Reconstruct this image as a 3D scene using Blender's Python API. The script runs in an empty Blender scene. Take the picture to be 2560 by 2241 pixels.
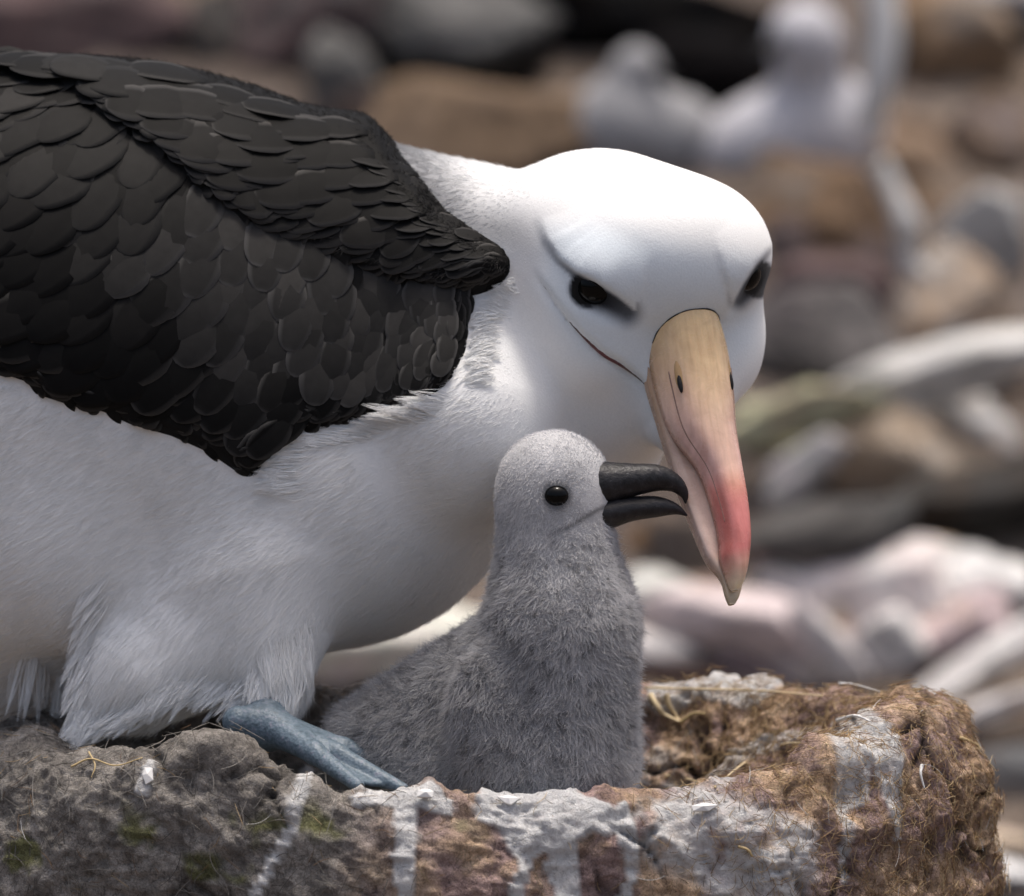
import bpy, math, random
import numpy as np

# ------------------------------------------------------------------ camera, sky, sun
S = 7000.0            # photograph pixels per metre on the focal plane
CAM_D = 8.0           # camera to focal plane, metres
PITCH = math.radians(8.0)
F0 = np.array([0.0, 0.0, 0.42])                       # world point at the picture's centre
AX = np.array([1.0, 0.0, 0.0])
AF = np.array([0.0, math.cos(PITCH), -math.sin(PITCH)])  # viewing direction
AU = np.array([0.0, math.sin(PITCH), math.cos(PITCH)])   # picture up
FRAME_W = 2560.0 / S

sc = bpy.context.scene
COL = sc.collection
cam = bpy.data.cameras.new('camera')
cam_o = bpy.data.objects.new('camera', cam)
COL.objects.link(cam_o)
cam_o.location = F0 - AF * CAM_D
cam_o.rotation_euler = (math.pi / 2 - PITCH, 0, 0)
cam.sensor_width = 36.0
cam.lens = 36.0 * CAM_D / FRAME_W
cam.clip_start = 0.1
cam.clip_end = 300.0
cam.dof.use_dof = True
cam.dof.focus_distance = CAM_D - 0.082
cam.dof.aperture_fstop = (cam.lens / 1000.0) / 0.088
sc.camera = cam_o

SUN_DIR = np.array([0.08, 0.11, 0.985])                # towards the sun, in world axes
SUN_DIR = SUN_DIR / np.linalg.norm(SUN_DIR)
world = bpy.data.worlds.new('World')
sc.world = world
world.use_nodes = True
wn = world.node_tree
bg = wn.nodes['Background']
sky = wn.nodes.new('ShaderNodeTexSky')
sky.sky_type = 'NISHITA'
sky.sun_disc = False
sky.sun_elevation = math.asin(SUN_DIR[2])
sky.sun_rotation = math.atan2(SUN_DIR[0], SUN_DIR[1])
sky.dust_density = 8.0
sky.air_density = 1.0
sky.ozone_density = 0.5
wn.links.new(sky.outputs[0], bg.inputs[0])
bg.inputs[1].default_value = 0.15
sun = bpy.data.lights.new('sun', 'SUN')
sun.energy = 2.0
sun.angle = math.radians(9.0)
sun.color = (1.0, 0.96, 0.90)
sun_o = bpy.data.objects.new('sun', sun)
COL.objects.link(sun_o)
from mathutils import Vector, Matrix
sun_o.rotation_euler = Vector(SUN_DIR.tolist()).to_track_quat('Z', 'Y').to_euler()
sc.view_settings.view_transform = 'Standard'
sc.view_settings.look = 'None'
sc.view_settings.exposure = 0.32
sc.view_settings.gamma = 1.0
sc.view_settings.use_curve_mapping = False
sc.render.engine = 'CYCLES'
sc.cycles.use_denoising = True
sc.cycles.max_bounces = 8

rng = np.random.default_rng(7)
random.seed(7)

# ------------------------------------------------------------------ helpers
def W(p):
    """model space (u right, v down, w away; photograph pixels at 1/7000 m) to world metres"""
    p = np.asarray(p, float)
    x = (p[..., 0] - 1280.0) / S
    z = (1120.5 - p[..., 1]) / S
    y = p[..., 2] / S
    return F0 + x[..., None] * AX + y[..., None] * AF + z[..., None] * AU

def Wdir(d):
    d = np.asarray(d, float)
    return d[..., 0:1] * AX + d[..., 2:3] * AF - d[..., 1:2] * AU

def UVW(P):
    """world to model space"""
    q = np.asarray(P, float) - F0
    return np.stack([q @ AX * S + 1280.0, 1120.5 - q @ AU * S, q @ AF * S], -1)

def view_ray(u, v):
    d = AF + AX * ((u - 1280.0) / S / CAM_D) + AU * ((1120.5 - v) / S / CAM_D)
    return F0 - AF * CAM_D, d

def hash3(ix, iy, iz, seed):
    h = (ix.astype(np.int64) * 374761393 + iy.astype(np.int64) * 668265263 + iz.astype(np.int64) * 2147483647 + seed * 144665) & 0xffffffff
    h = ((h ^ (h >> 13)) * 1274126177) & 0xffffffff
    h = ((h ^ (h >> 16)) * 2246822519) & 0xffffffff
    return ((h ^ (h >> 15)) & 0xffffff) / float(0xffffff)

def vnoise(p, seed=0):
    """value noise -1..1 at points p (n,3)"""
    i = np.floor(p).astype(np.int64)
    f = p - i
    f = f * f * f * (f * (f * 6 - 15) + 10)
    r = 0
    for dx in (0, 1):
        for dy in (0, 1):
            for dz in (0, 1):
                wgt = (f[:, 0] if dx else 1 - f[:, 0]) * (f[:, 1] if dy else 1 - f[:, 1]) * (f[:, 2] if dz else 1 - f[:, 2])
                r = r + wgt * hash3(i[:, 0] + dx, i[:, 1] + dy, i[:, 2] + dz, seed)
    return r * 2 - 1

def fbm(p, scale, octs=4, seed=0, gain=0.5, ridged=False):
    p = np.asarray(p, float) / scale
    r = 0; a = 1.0; t = 0
    for o in range(octs):
        n = vnoise(p + 17.3 * o, seed + o * 31)
        if ridged:
            n = 1 - 2 * np.abs(n)
        r = r + a * n; t += a
        p = p * 2.03; a *= gain
    return r / t

def worley(p, scale, seed=0):
    """F1, F2 distances of a cell pattern"""
    q = p / scale
    i = np.floor(q).astype(np.int64)
    f1 = np.full(len(q), 9.0); f2 = np.full(len(q), 9.0)
    for dx in (-1, 0, 1):
        for dy in (-1, 0, 1):
            for dz in (-1, 0, 1):
                c = i + np.array([dx, dy, dz])
                o = np.stack([hash3(c[:, 0], c[:, 1], c[:, 2], seed + k) for k in (1, 2, 3)], -1)
                d = np.linalg.norm(c + o - q, axis=1)
                f2 = np.minimum(f2, np.maximum(f1, d)); f1 = np.minimum(f1, d)
    return f1, f2

def sstep(a, b, x):
    t = np.clip((x - a) / (b - a), 0, 1)
    return t * t * (3 - 2 * t)

def mesh_from(name, verts, faces, smooth=True):
    verts = np.ascontiguousarray(verts, dtype=np.float32)
    faces = np.ascontiguousarray(faces, dtype=np.int32)
    me = bpy.data.meshes.new(name)
    k = faces.shape[1]
    me.vertices.add(len(verts)); me.vertices.foreach_set('co', verts.ravel())
    me.loops.add(faces.size); me.loops.foreach_set('vertex_index', faces.ravel())
    me.polygons.add(len(faces))
    me.polygons.foreach_set('loop_start', np.arange(0, faces.size, k, dtype=np.int32))
    me.update(calc_edges=True)
    me.validate()
    if smooth:
        me.polygons.foreach_set('use_smooth', np.ones(len(me.polygons), bool))
    return me

def poly_mesh(name, verts, faces, smooth=True):
    me = bpy.data.meshes.new(name)
    me.from_pydata([tuple(map(float, v)) for v in verts], [], [tuple(map(int, f)) for f in faces])
    me.update()
    if smooth:
        me.polygons.foreach_set('use_smooth', np.ones(len(me.polygons), bool))
    return me

def set_color(me, name, rgb):
    a = me.color_attributes.new(name, 'FLOAT_COLOR', 'POINT')
    c = np.ones((len(rgb), 4), np.float32); c[:, :3] = rgb
    a.data.foreach_set('color', c.ravel())

def set_float(me, name, val):
    a = me.attributes.new(name, 'FLOAT', 'POINT')
    a.data.foreach_set('value', np.asarray(val, np.float32))

def link(o, parent=None):
    COL.objects.link(o)
    if parent is not None:
        o.parent = parent
    return o

def obj(name, me, mat, parent=None):
    o = bpy.data.objects.new(name, me)
    if mat is not None and not me.materials:
        me.materials.append(mat)
    link(o)
    if parent is not None:
        o.parent = parent
        o.matrix_parent_inverse = parent_inv(parent)
    return o

def parent_inv(p):
    # a part's own parent inverse cancels its parent, so its basis is its world matrix
    return Matrix.LocRotScale(p.location, p.rotation_euler, p.scale).inverted()

def tag(o, label=None, cat=None, group=None, kind=None):
    if label: o['label'] = label
    if cat: o['category'] = cat
    if group: o['group'] = group
    if kind: o['kind'] = kind
    return o

def empty(name, loc):
    o = bpy.data.objects.new(name, None)
    o.empty_display_size = 0.02
    o.location = tuple(loc)
    return link(o)

def hair(name, pts, radii, mat, parent=None):
    """pts (n,k,3) world, radii (k,) or (n,k)"""
    n, k, _ = pts.shape
    hc = bpy.data.hair_curves.new(name)
    hc.add_curves([k] * n)
    hc.position_data.foreach_set('vector', np.ascontiguousarray(pts, np.float32).ravel())
    r = hc.attributes.get('radius') or hc.attributes.new('radius', 'FLOAT', 'POINT')
    r.data.foreach_set('value', np.broadcast_to(radii, (n, k)).astype(np.float32).ravel())
    hc.materials.append(mat)
    o = bpy.data.objects.new(name, hc)
    link(o)
    if parent is not None:
        o.parent = parent
        o.matrix_parent_inverse = parent_inv(parent)
    return o

# ---- signed distance modelling (all in model pixels)
class Field:
    def __init__(self, lo, hi, h):
        self.lo = np.array(lo, float); self.h = float(h)
        n = np.ceil((np.array(hi) - self.lo) / h).astype(int) + 1
        self.n = n
        self.ax = [self.lo[i] + h * np.arange(n[i]) for i in range(3)]
        self.d = np.full(n, 1e4, np.float32)
    def _sl(self, lo, hi):
        a = np.clip(np.floor((np.array(lo) - self.lo) / self.h).astype(int), 0, self.n)
        b = np.clip(np.ceil((np.array(hi) - self.lo) / self.h).astype(int) + 1, 0, self.n)
        return tuple(slice(a[i], b[i]) for i in range(3))
    def _pts(self, sl):
        return (self.ax[0][sl[0]][:, None, None].astype(np.float32), self.ax[1][sl[1]][None, :, None].astype(np.float32),
                self.ax[2][sl[2]][None, None, :].astype(np.float32))
    def merge(self, sl, d, k, sub=False):
        cur = self.d[sl]
        if sub:
            h = np.clip(0.5 - 0.5 * (cur + d) / k, 0, 1)
            self.d[sl] = cur + (-d - cur) * h + k * h * (1 - h)
        else:
            h = np.clip(0.5 + 0.5 * (cur - d) / k, 0, 1)
            self.d[sl] = cur + (d - cur) * h - k * h * (1 - h)
    def ellipsoid(self, c, r, M=None, k=60, sub=False):
        c = np.array(c, float); r = np.array(r, float)
        ext = r
        if M is not None:
            ext = np.sqrt((((M * r[:, None]) ** 2)).sum(0))     # rows of M are the local axes
        m = ext + 2 * k + 40
        sl = self._sl(c - m, c + m)
        x, y, z = self._pts(sl)
        x = x - c[0]; y = y - c[1]; z = z - c[2]
        if M is None:
            a, b, e = x, y, z
        else:
            a = x * M[0, 0] + y * M[0, 1] + z * M[0, 2]
            b = x * M[1, 0] + y * M[1, 1] + z * M[1, 2]
            e = x * M[2, 0] + y * M[2, 1] + z * M[2, 2]
        k0 = np.sqrt((a / r[0]) ** 2 + (b / r[1]) ** 2 + (e / r[2]) ** 2)
        k1 = np.sqrt((a / r[0] ** 2) ** 2 + (b / r[1] ** 2) ** 2 + (e / r[2] ** 2) ** 2) + 1e-9
        self.merge(sl, k0 * (k0 - 1) / k1, k, sub)
    def cone(self, a, ra, b, rb, k=60, sub=False):
        """capsule with a radius that changes from ra to rb"""
        a = np.array(a, float); b = np.array(b, float)
        m = max(ra, rb) + 2 * k + 40
        sl = self._sl(np.minimum(a, b) - m, np.maximum(a, b) + m)
        x, y, z = self._pts(sl)
        ab = b - a
        t = ((x - a[0]) * ab[0] + (y - a[1]) * ab[1] + (z - a[2]) * ab[2]) / (ab @ ab)
        t = np.clip(t, 0, 1)
        d = np.sqrt((x - a[0] - t * ab[0]) ** 2 + (y - a[1] - t * ab[1]) ** 2 + (z - a[2] - t * ab[2]) ** 2) - (ra + (rb - ra) * t)
        self.merge(sl, d, k, sub)
    def sample(self, p):
        q = (np.asarray(p) - self.lo) / self.h
        i = np.clip(np.floor(q).astype(int), 0, self.n - 2)
        f = np.clip(q - i, 0, 1)
        r = 0
        for dx in (0, 1):
            for dy in (0, 1):
                for dz in (0, 1):
                    wgt = (f[..., 0] if dx else 1 - f[..., 0]) * (f[..., 1] if dy else 1 - f[..., 1]) * (f[..., 2] if dz else 1 - f[..., 2])
                    r = r + wgt * self.d[i[..., 0] + dx, i[..., 1] + dy, i[..., 2] + dz]
        return r
    def normal(self, p, e=None):
        e = e or self.h
        p = np.asarray(p, float)
        g = np.stack([self.sample(p + np.eye(3)[k] * e) - self.sample(p - np.eye(3)[k] * e) for k in range(3)], -1)
        return g / (np.linalg.norm(g, axis=-1, keepdims=True) + 1e-9)
    def front(self, u, v, w0=-900.0, w1=600.0, step=None):
        """first surface met looking along +w; nan where none"""
        u = np.asarray(u, float); v = np.asarray(v, float)
        wv = np.full(u.shape, w0); hit = np.zeros(u.shape, bool)
        for _ in range(120):
            d = self.sample(np.stack([u, v, wv], -1))
            hit |= d < 1.5
            wv = np.where(hit, wv, wv + np.clip(d * 0.8, 2.0, 60))
        wv = np.where(hit & (wv < w1), wv, np.nan)
        return wv

def surface_nets(vol, lo, h):
    s = vol < 0
    nx, ny, nz = vol.shape
    c = s[:-1, :-1, :-1].astype(np.int8)
    tot = np.zeros((nx - 1, ny - 1, nz - 1), np.int8)
    for dx in (0, 1):
        for dy in (0, 1):
            for dz in (0, 1):
                tot += s[dx:nx - 1 + dx, dy:ny - 1 + dy, dz:nz - 1 + dz]
    act = (tot > 0) & (tot < 8)
    idx = np.full(act.shape, -1, np.int32)
    ii = np.argwhere(act)
    idx[act] = np.arange(len(ii))
    acc = np.zeros((len(ii), 3)); cnt = np.zeros(len(ii))
    corners = [(a, b, e) for a in (0, 1) for b in (0, 1) for e in (0, 1)]
    for a in corners:
        for ax in range(3):
            if a[ax] == 1: continue
            b = list(a); b[ax] = 1
            va = vol[ii[:, 0] + a[0], ii[:, 1] + a[1], ii[:, 2] + a[2]]
            vb = vol[ii[:, 0] + b[0], ii[:, 1] + b[1], ii[:, 2] + b[2]]
            m = (va < 0) != (vb < 0)
            t = np.where(m, va / np.where(m, va - vb, 1), 0)
            p = np.tile(np.array(a, float), (len(ii), 1)); p[:, ax] = t
            acc[m] += p[m]; cnt[m] += 1
    verts = np.array(lo) + h * (ii + acc / cnt[:, None])
    faces = []
    for ax in range(3):
        o1, o2 = [(1, 2), (2, 0), (0, 1)][ax]
        sa = [slice(None)] * 3; sb = [slice(None)] * 3
        sa[ax] = slice(0, -1); sb[ax] = slice(1, None)
        m = s[tuple(sa)] != s[tuple(sb)]
        e = np.argwhere(m)
        ok = (e[:, o1] > 0) & (e[:, o2] > 0) & (e[:, o1] < idx.shape[o1]) & (e[:, o2] < idx.shape[o2])
        e = e[ok]
        def at(d1, d2):
            q = e.copy(); q[:, o1] -= d1; q[:, o2] -= d2
            return idx[q[:, 0], q[:, 1], q[:, 2]]
        q = np.stack([at(0, 0), at(1, 0), at(1, 1), at(0, 1)], -1)
        ins = s[e[:, 0], e[:, 1], e[:, 2]]
        q[~ins] = q[~ins][:, ::-1]
        faces.append(q)
    return verts, np.concatenate(faces)

def sdf_mesh(name, F, vol=None, flip=True):
    v, f = surface_nets(F.d if vol is None else vol, F.lo, F.h)
    # model space (u, v down, w) is right handed, as is world, so only a check of the winding is needed
    return v, f[:, ::-1] if flip else f

def poly_dist(P, u, v):
    """signed distance to polygon P (positive inside)"""
    P = np.array(P, float)
    d = np.full(u.shape, 1e9); ins = np.zeros(u.shape, bool)
    n = len(P)
    for i in range(n):
        a = P[i]; b = P[(i + 1) % n]; ab = b - a
        t = np.clip(((u - a[0]) * ab[0] + (v - a[1]) * ab[1]) / (ab @ ab), 0, 1)
        d = np.minimum(d, (u - a[0] - t * ab[0]) ** 2 + (v - a[1] - t * ab[1]) ** 2)
        c = ((a[1] > v) != (b[1] > v)) & (u < (b[0] - a[0]) * (v - a[1]) / (b[1] - a[1] + 1e-12) + a[0])
        ins ^= c
    return np.sqrt(d) * np.where(ins, 1, -1)

def line_dist(L, u, v):
    """distance to a polyline and the parameter 0..1 along it"""
    L = np.array(L, float); seg = np.linalg.norm(np.diff(L, axis=0), axis=1); cum = np.concatenate([[0], np.cumsum(seg)])
    best = np.full(u.shape, 1e9); par = np.zeros(u.shape)
    for i in range(len(L) - 1):
        a, ab = L[i], L[i + 1] - L[i]
        t = np.clip(((u - a[0]) * ab[0] + (v - a[1]) * ab[1]) / (ab @ ab), 0, 1)
        d = np.hypot(u - a[0] - t * ab[0], v - a[1] - t * ab[1])
        m = d < best
        best = np.where(m, d, best); par = np.where(m, (cum[i] + t * seg[i]) / cum[-1], par)
    return best, par

def smooth_line(pts, n):
    """Catmull-Rom resample"""
    P = np.array(pts, float)
    P = np.vstack([2 * P[0] - P[1], P, 2 * P[-1] - P[-2]])
    out = []
    t = np.linspace(0, len(P) - 3 - 1e-6, n)
    for x in t:
        i = int(x); f = x - i
        a, b, c, d = P[i:i + 4]
        out.append(0.5 * (2 * b + (c - a) * f + (2 * a - 5 * b + 4 * c - d) * f * f + (3 * b - 3 * c + d - a) * f ** 3))
    return np.array(out)

def tube(path, radii, sides=8, flat=None, close=True):
    """vertices and faces of a swept tube; flat=(axis vector, factor) squashes the section along that axis"""
    path = np.array(path, float); n = len(path)
    radii = np.broadcast_to(radii, (n,))
    T = np.gradient(path, axis=0); T /= np.linalg.norm(T, axis=1, keepdims=True) + 1e-12
    ref = np.array([0.13, 0.21, 0.97])
    if abs(T[0] @ ref) > 0.9: ref = np.array([0.95, 0.1, 0.2])
    V = []; Fc = []
    for i in range(n):
        a = ref - T[i] * (ref @ T[i]); a /= np.linalg.norm(a); ref = a
        b = np.cross(T[i], a)
        for j in range(sides):
            an = 2 * math.pi * j / sides
            o = (a * math.cos(an) + b * math.sin(an)) * radii[i]
            if flat is not None:
                ax = np.array(flat[0], float); ax /= np.linalg.norm(ax)
                o = o - ax * (o @ ax) * (1 - flat[1])
            V.append(path[i] + o)
    for i in range(n - 1):
        for j in range(sides):
            k = (j + 1) % sides
            Fc.append((i * sides + j, i * sides + k, (i + 1) * sides + k, (i + 1) * sides + j))
    if close:
        Fc.append(tuple(range(sides - 1, -1, -1)))
        Fc.append(tuple((n - 1) * sides + j for j in range(sides)))
    return np.array(V), Fc

# ------------------------------------------------------------------ materials
def mat(name, rough=0.8, spec=0.3):
    m = bpy.data.materials.new(name)
    m.use_nodes = True
    b = m.node_tree.nodes['Principled BSDF']
    b.inputs['Roughness'].default_value = rough
    b.inputs['Specular IOR Level'].default_value = spec
    return m, m.node_tree, b

def N(nt, kind, **kw):
    n = nt.nodes.new(kind)
    for k, v in kw.items():
        if hasattr(n, k): setattr(n, k, v)
        else: n.inputs[k].default_value = v
    return n

def noise_node(nt, scale, detail=4, rough=0.55, coord=None, dist=0.0):
    n = N(nt, 'ShaderNodeTexNoise')
    n.inputs['Scale'].default_value = scale; n.inputs['Detail'].default_value = detail
    n.inputs['Roughness'].default_value = rough; n.inputs['Distortion'].default_value = dist
    if coord is not None: nt.links.new(coord, n.inputs['Vector'])
    return n

def ramp(nt, fac, stops):
    r = N(nt, 'ShaderNodeValToRGB')
    e = r.color_ramp.elements
    while len(e) < len(stops): e.new(0.5)
    for i, (p, c) in enumerate(stops):
        e[i].position = p; e[i].color = (*c, 1) if len(c) == 3 else c
    nt.links.new(fac, r.inputs[0])
    return r.outputs[0]

def mixc(nt, fac, a, b, mode='MIX'):
    m = N(nt, 'ShaderNodeMix', data_type='RGBA', blend_type=mode)
    for sock, val in ((m.inputs[0], fac), (m.inputs[6], a), (m.inputs[7], b)):
        if hasattr(val, 'links') or hasattr(val, 'is_linked'): nt.links.new(val, sock)
        elif isinstance(val, (int, float)): sock.default_value = val
        else: sock.default_value = (*val, 1)
    return m.outputs[2]

def bump(nt, b, height, strength, dist):
    bp = N(nt, 'ShaderNodeBump')
    bp.inputs['Strength'].default_value = strength; bp.inputs['Distance'].default_value = dist
    nt.links.new(height, bp.inputs['Height']); nt.links.new(bp.outputs[0], b.inputs['Normal'])

def geo_pos(nt):
    return N(nt, 'ShaderNodeNewGeometry').outputs['Position']

def attr(nt, name):
    return N(nt, 'ShaderNodeAttribute', attribute_name=name)

def m_plumage(name, c, rough=0.9, streak=1300.0, bstr=0.22, rings=()):
    m, nt, b = mat(name, rough, 0.15)
    a = attr(nt, 'tint')
    g = geo_pos(nt)
    n1 = noise_node(nt, streak, 3, 0.6, g)
    col = mixc(nt, 1.0, c, a.outputs['Color'], 'MULTIPLY')
    for p, r in rings:      # bare black skin round each eye
        d = N(nt, 'ShaderNodeVectorMath', operation='DISTANCE')
        nt.links.new(g, d.inputs[0]); d.inputs[1].default_value = tuple(p)
        mr = N(nt, 'ShaderNodeMapRange'); nt.links.new(d.outputs['Value'], mr.inputs[0])
        mr.inputs[1].default_value = r * 0.90; mr.inputs[2].default_value = r * 1.12
        mr.inputs[3].default_value = 1.0; mr.inputs[4].default_value = 0.0
        col = mixc(nt, mr.outputs[0], col, (0.012, 0.011, 0.012))
    v = ramp(nt, n1.outputs[0], [(0.3, (0.93, 0.93, 0.93)), (0.7, (1.0, 1.0, 1.0))])
    nt.links.new(mixc(nt, 1.0, col, v, 'MULTIPLY'), b.inputs['Base Color'])
    b.inputs['Sheen Weight'].default_value = 0.15
    bump(nt, b, n1.outputs[0], bstr, 0.0006)
    return m

def m_flat(name, c, rough=0.8, spec=0.3, var=0.25, scale=60.0, bstr=0.3, bdist=0.002):
    m, nt, b = mat(name, rough, spec)
    g = geo_pos(nt)
    n1 = noise_node(nt, scale, 5, 0.6, g)
    lo = tuple(x * (1 - var) for x in c); hi = tuple(min(1, x * (1 + var)) for x in c)
    nt.links.new(ramp(nt, n1.outputs[0], [(0.3, lo), (0.7, hi)]), b.inputs['Base Color'])
    if bstr: bump(nt, b, n1.outputs[0], bstr, bdist)
    return m

M = {}
M['chick'] = m_plumage('grey_down', (0.27, 0.27, 0.267), streak=1500.0, bstr=0.5)

def uv_ball(c, r, M3=np.eye(3), nu=24, nv=16):
    V = []; Fc = []
    for i in range(nv + 1):
        th = math.pi * i / nv
        for j in range(nu):
            ph = 2 * math.pi * j / nu
            l = np.array([math.sin(th) * math.cos(ph), math.sin(th) * math.sin(ph), math.cos(th)]) * r
            V.append(np.array(c) + l @ M3)
    for i in range(nv):
        for j in range(nu):
            j2 = (j + 1) % nu
            Fc.append((i * nu + j, (i + 1) * nu + j, (i + 1) * nu + j2, i * nu + j2))
    return np.array(V), Fc

def m_strand(name, c, tint=False):
    m, nt, b = mat(name, 0.75, 0.15)
    if tint:
        a = attr(nt, 'tint')
        nt.links.new(mixc(nt, 1.0, c, a.outputs['Color'], 'MULTIPLY'), b.inputs['Base Color'])
    else:
        b.inputs['Base Color'].default_value = (*c, 1)
    return m
def m_black_bill():
    m, nt, b = mat('black_bill', 0.48, 0.35)
    g = geo_pos(nt)
    n1 = noise_node(nt, 350.0, 4, 0.6, g)
    nt.links.new(ramp(nt, n1.outputs[0], [(0.3, (0.005, 0.005, 0.006)), (0.6, (0.018, 0.017, 0.020)), (0.8, (0.05, 0.048, 0.055))]), b.inputs['Base Color'])
    bump(nt, b, n1.outputs[0], 0.6, 0.0009)
    return m
M['black_bill'] = m_black_bill()

# ------------------------------------------------------------------ the ground: a slope rising behind the nest
def ground_z(x, y):
    x = np.asarray(x, float); y = np.asarray(y, float)
    base = np.interp(y, [-40, 0.25, 0.60, 0.80, 1.35, 2.2, 6.0, 80.0], [0.0, 0.0, 0.055, 0.125, 0.44, 0.80, 1.8, 12.0])
    p = np.stack([x, y, 0 * x], -1).reshape(-1, 3)
    n = (0.018 * fbm(p, 0.22, 3, 71) + 0.012 * fbm(p, 0.07, 3, 72, ridged=True)).reshape(x.shape)
    return base + n * np.clip(1.5 - np.abs(y) / 8, 0.3, 1)

def ground_hit(u, v):
    o, d = view_ray(u, v)
    t = np.linspace(CAM_D + 0.25, CAM_D + 6.0, 1200)
    P = o + d * t[:, None]
    below = P[:, 2] < ground_z(P[:, 0], P[:, 1])
    i = int(np.argmax(below)) if below.any() else len(t) - 1
    return P[i]

gx = np.concatenate([np.linspace(-40, -0.7, 24)[:-1], np.linspace(-0.7, 0.7, 180), np.linspace(0.7, 40, 24)[1:]])
gy = np.concatenate([np.linspace(-30, -0.4, 14)[:-1], np.linspace(-0.4, 3.0, 380), np.linspace(3.0, 80, 30)[1:]])
GX, GY = np.meshgrid(gx, gy, indexing='ij')
GZ = ground_z(GX, GY)
nx_, ny_ = GX.shape
ii = np.arange(nx_ * ny_).reshape(nx_, ny_)
gf = np.stack([ii[:-1, :-1], ii[1:, :-1], ii[1:, 1:], ii[:-1, 1:]], -1).reshape(-1, 4)
def m_ground():
    m, nt, b = mat('earth', 0.95, 0.15)
    g = geo_pos(nt)
    n1 = noise_node(nt, 7.0, 5, 0.6, g, 0.4)
    n2 = noise_node(nt, 18.0, 5, 0.65, g, 0.3)
    n3 = noise_node(nt, 120.0, 5, 0.7, g)
    c1 = ramp(nt, n1.outputs[0], [(0.30, (0.050, 0.038, 0.036)), (0.45, (0.11, 0.080, 0.062)), (0.60, (0.20, 0.145, 0.10)), (0.75, (0.17, 0.13, 0.115))])
    c2 = ramp(nt, n2.outputs[0], [(0.35, (0.07, 0.066, 0.064)), (0.55, (0.17, 0.15, 0.14)), (0.72, (0.30, 0.28, 0.27))])
    c = mixc(nt, 0.42, c1, c2)
    v = ramp(nt, n3.outputs[0], [(0.3, (0.7, 0.7, 0.7)), (0.7, (1.25, 1.25, 1.25))])
    nt.links.new(mixc(nt, 1.0, c, v, 'MULTIPLY'), b.inputs['Base Color'])
    bump(nt, b, n3.outputs[0], 0.8, 0.01)
    return m
M['earth'] = m_ground()
ground = obj('ground', mesh_from('ground', np.stack([GX, GY, GZ], -1).reshape(-1, 3), gf), M['earth'])
tag(ground, 'sloping bare brown earth behind the nest', None, None, 'structure')

# ------------------------------------------------------------------ the nest mound
RIM = 0.322
MC = W(np.array([1150.0, 1900.0, -170.0])); MC[2] = 0.0
RX, RY = 0.187, 0.100
prof = np.array([(0.0, -0.052), (0.25, -0.051), (0.45, -0.046), (0.60, -0.034), (0.70, -0.018), (0.78, -0.005), (0.85, 0.0), (0.915, -0.004), (0.965, -0.015),
                 (0.992, -0.032), (1.0, -0.055), (0.99, -0.09), (0.97, -0.13), (0.985, -0.20), (1.05, -0.28), (1.14, -0.330)])
pp = smooth_line(prof, 900)
seg = np.hypot(np.diff(pp[:, 0]) * 0.16, np.diff(pp[:, 1]))
dens = np.where((pp[:-1, 0] > 0.4) & (pp[:-1, 1] > -0.095), 1.0, 0.12)
cum = np.concatenate([[0], np.cumsum(seg * dens)])
NS, NT = 300, 860
pr = np.stack([np.interp(np.linspace(0, cum[-1], NS), cum, pp[:, k]) for k in (0, 1)], -1)
# more columns on the side that faces the camera
th0 = np.linspace(0, 2 * math.pi, NT, endpoint=False)
th = th0 + 0.35 * np.cos(th0 + 0.0)            # denser round -pi/2
TH, SI = np.meshgrid(th, np.arange(NS), indexing='ij')
T_, Z_ = pr[SI, 0], pr[SI, 1]
ct, st = np.cos(TH), np.sin(TH)
ring = np.stack([ct, st, 0 * ct], -1).reshape(-1, 3)
wob = 1 + (0.05 * fbm(ring * 1.0, 0.55, 3, 5)).reshape(TH.shape)
# rim height by direction: lower where the chick looks out, high lump at the right end and under the foot
deg = (np.degrees(TH) + 360) % 360
rimh = np.interp(deg, [0, 20, 45, 90, 135, 180, 205, 222, 236, 245, 255, 270, 285, 300, 320, 340, 360],
                 [0.006, 0.006, 0.004, 0.006, 0.004, 0.002, 0.000, 0.002, 0.009, 0.000, -0.007, -0.008, -0.011, -0.009, -0.004, 0.003, 0.006])
X = MC[0] + ct * T_ * RX * wob; Y = MC[1] + st * T_ * RY * wob
Z = RIM + Z_ + rimh * sstep(0.45, 0.8, T_) * sstep(-0.2, -0.05, Z_)
Pm = np.stack([X, Y, Z], -1)
def grid_normals(P):
    du = np.roll(P, -1, 0) - np.roll(P, 1, 0)
    dv = np.gradient(P, axis=1)
    n = np.cross(du, dv); n /= np.linalg.norm(n, axis=-1, keepdims=True) + 1e-12
    if n[0, NS // 2] @ np.array([1, 0, 0.5]) < 0: n = -n
    return n
Nm = grid_normals(Pm)
flat = Pm.reshape(-1, 3)
big = fbm(flat, 0.045, 3, 11)
rid = fbm(flat * np.array([1, 1, 0.7]), 0.020, 4, 12, ridged=True)
med = fbm(flat, 0.010, 4, 13)
fine = fbm(flat, 0.0028, 3, 14)
f1, f2 = worley(flat * np.array([1, 1, 0.8]) + 0.004 * np.stack([fbm(flat, 0.012, 2, 60 + i) for i in range(3)], -1), 0.024, 3)
crack = np.exp(-((f2 - f1) / 0.07) ** 2)
crmask = sstep(-0.1, 0.35, fbm(flat, 0.05, 2, 21))
uvw0 = UVW(flat)
u0, v0 = uvw0[:, 0], uvw0[:, 1]
fib = fbm(flat * np.array([1, 1, 0.12]), 0.0035, 3, 15) * sstep(1900, 2250, u0)
disp = 0.0070 * big * (0.6 + 0.4 * sstep(600, 1200, u0)) + 0.0040 * rid * (0.45 + 0.55 * sstep(700, 1300, u0)) + 0.0034 * med + 0.0016 * fine - 0.0042 * crack * crmask + 0.0012 * fib
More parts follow.
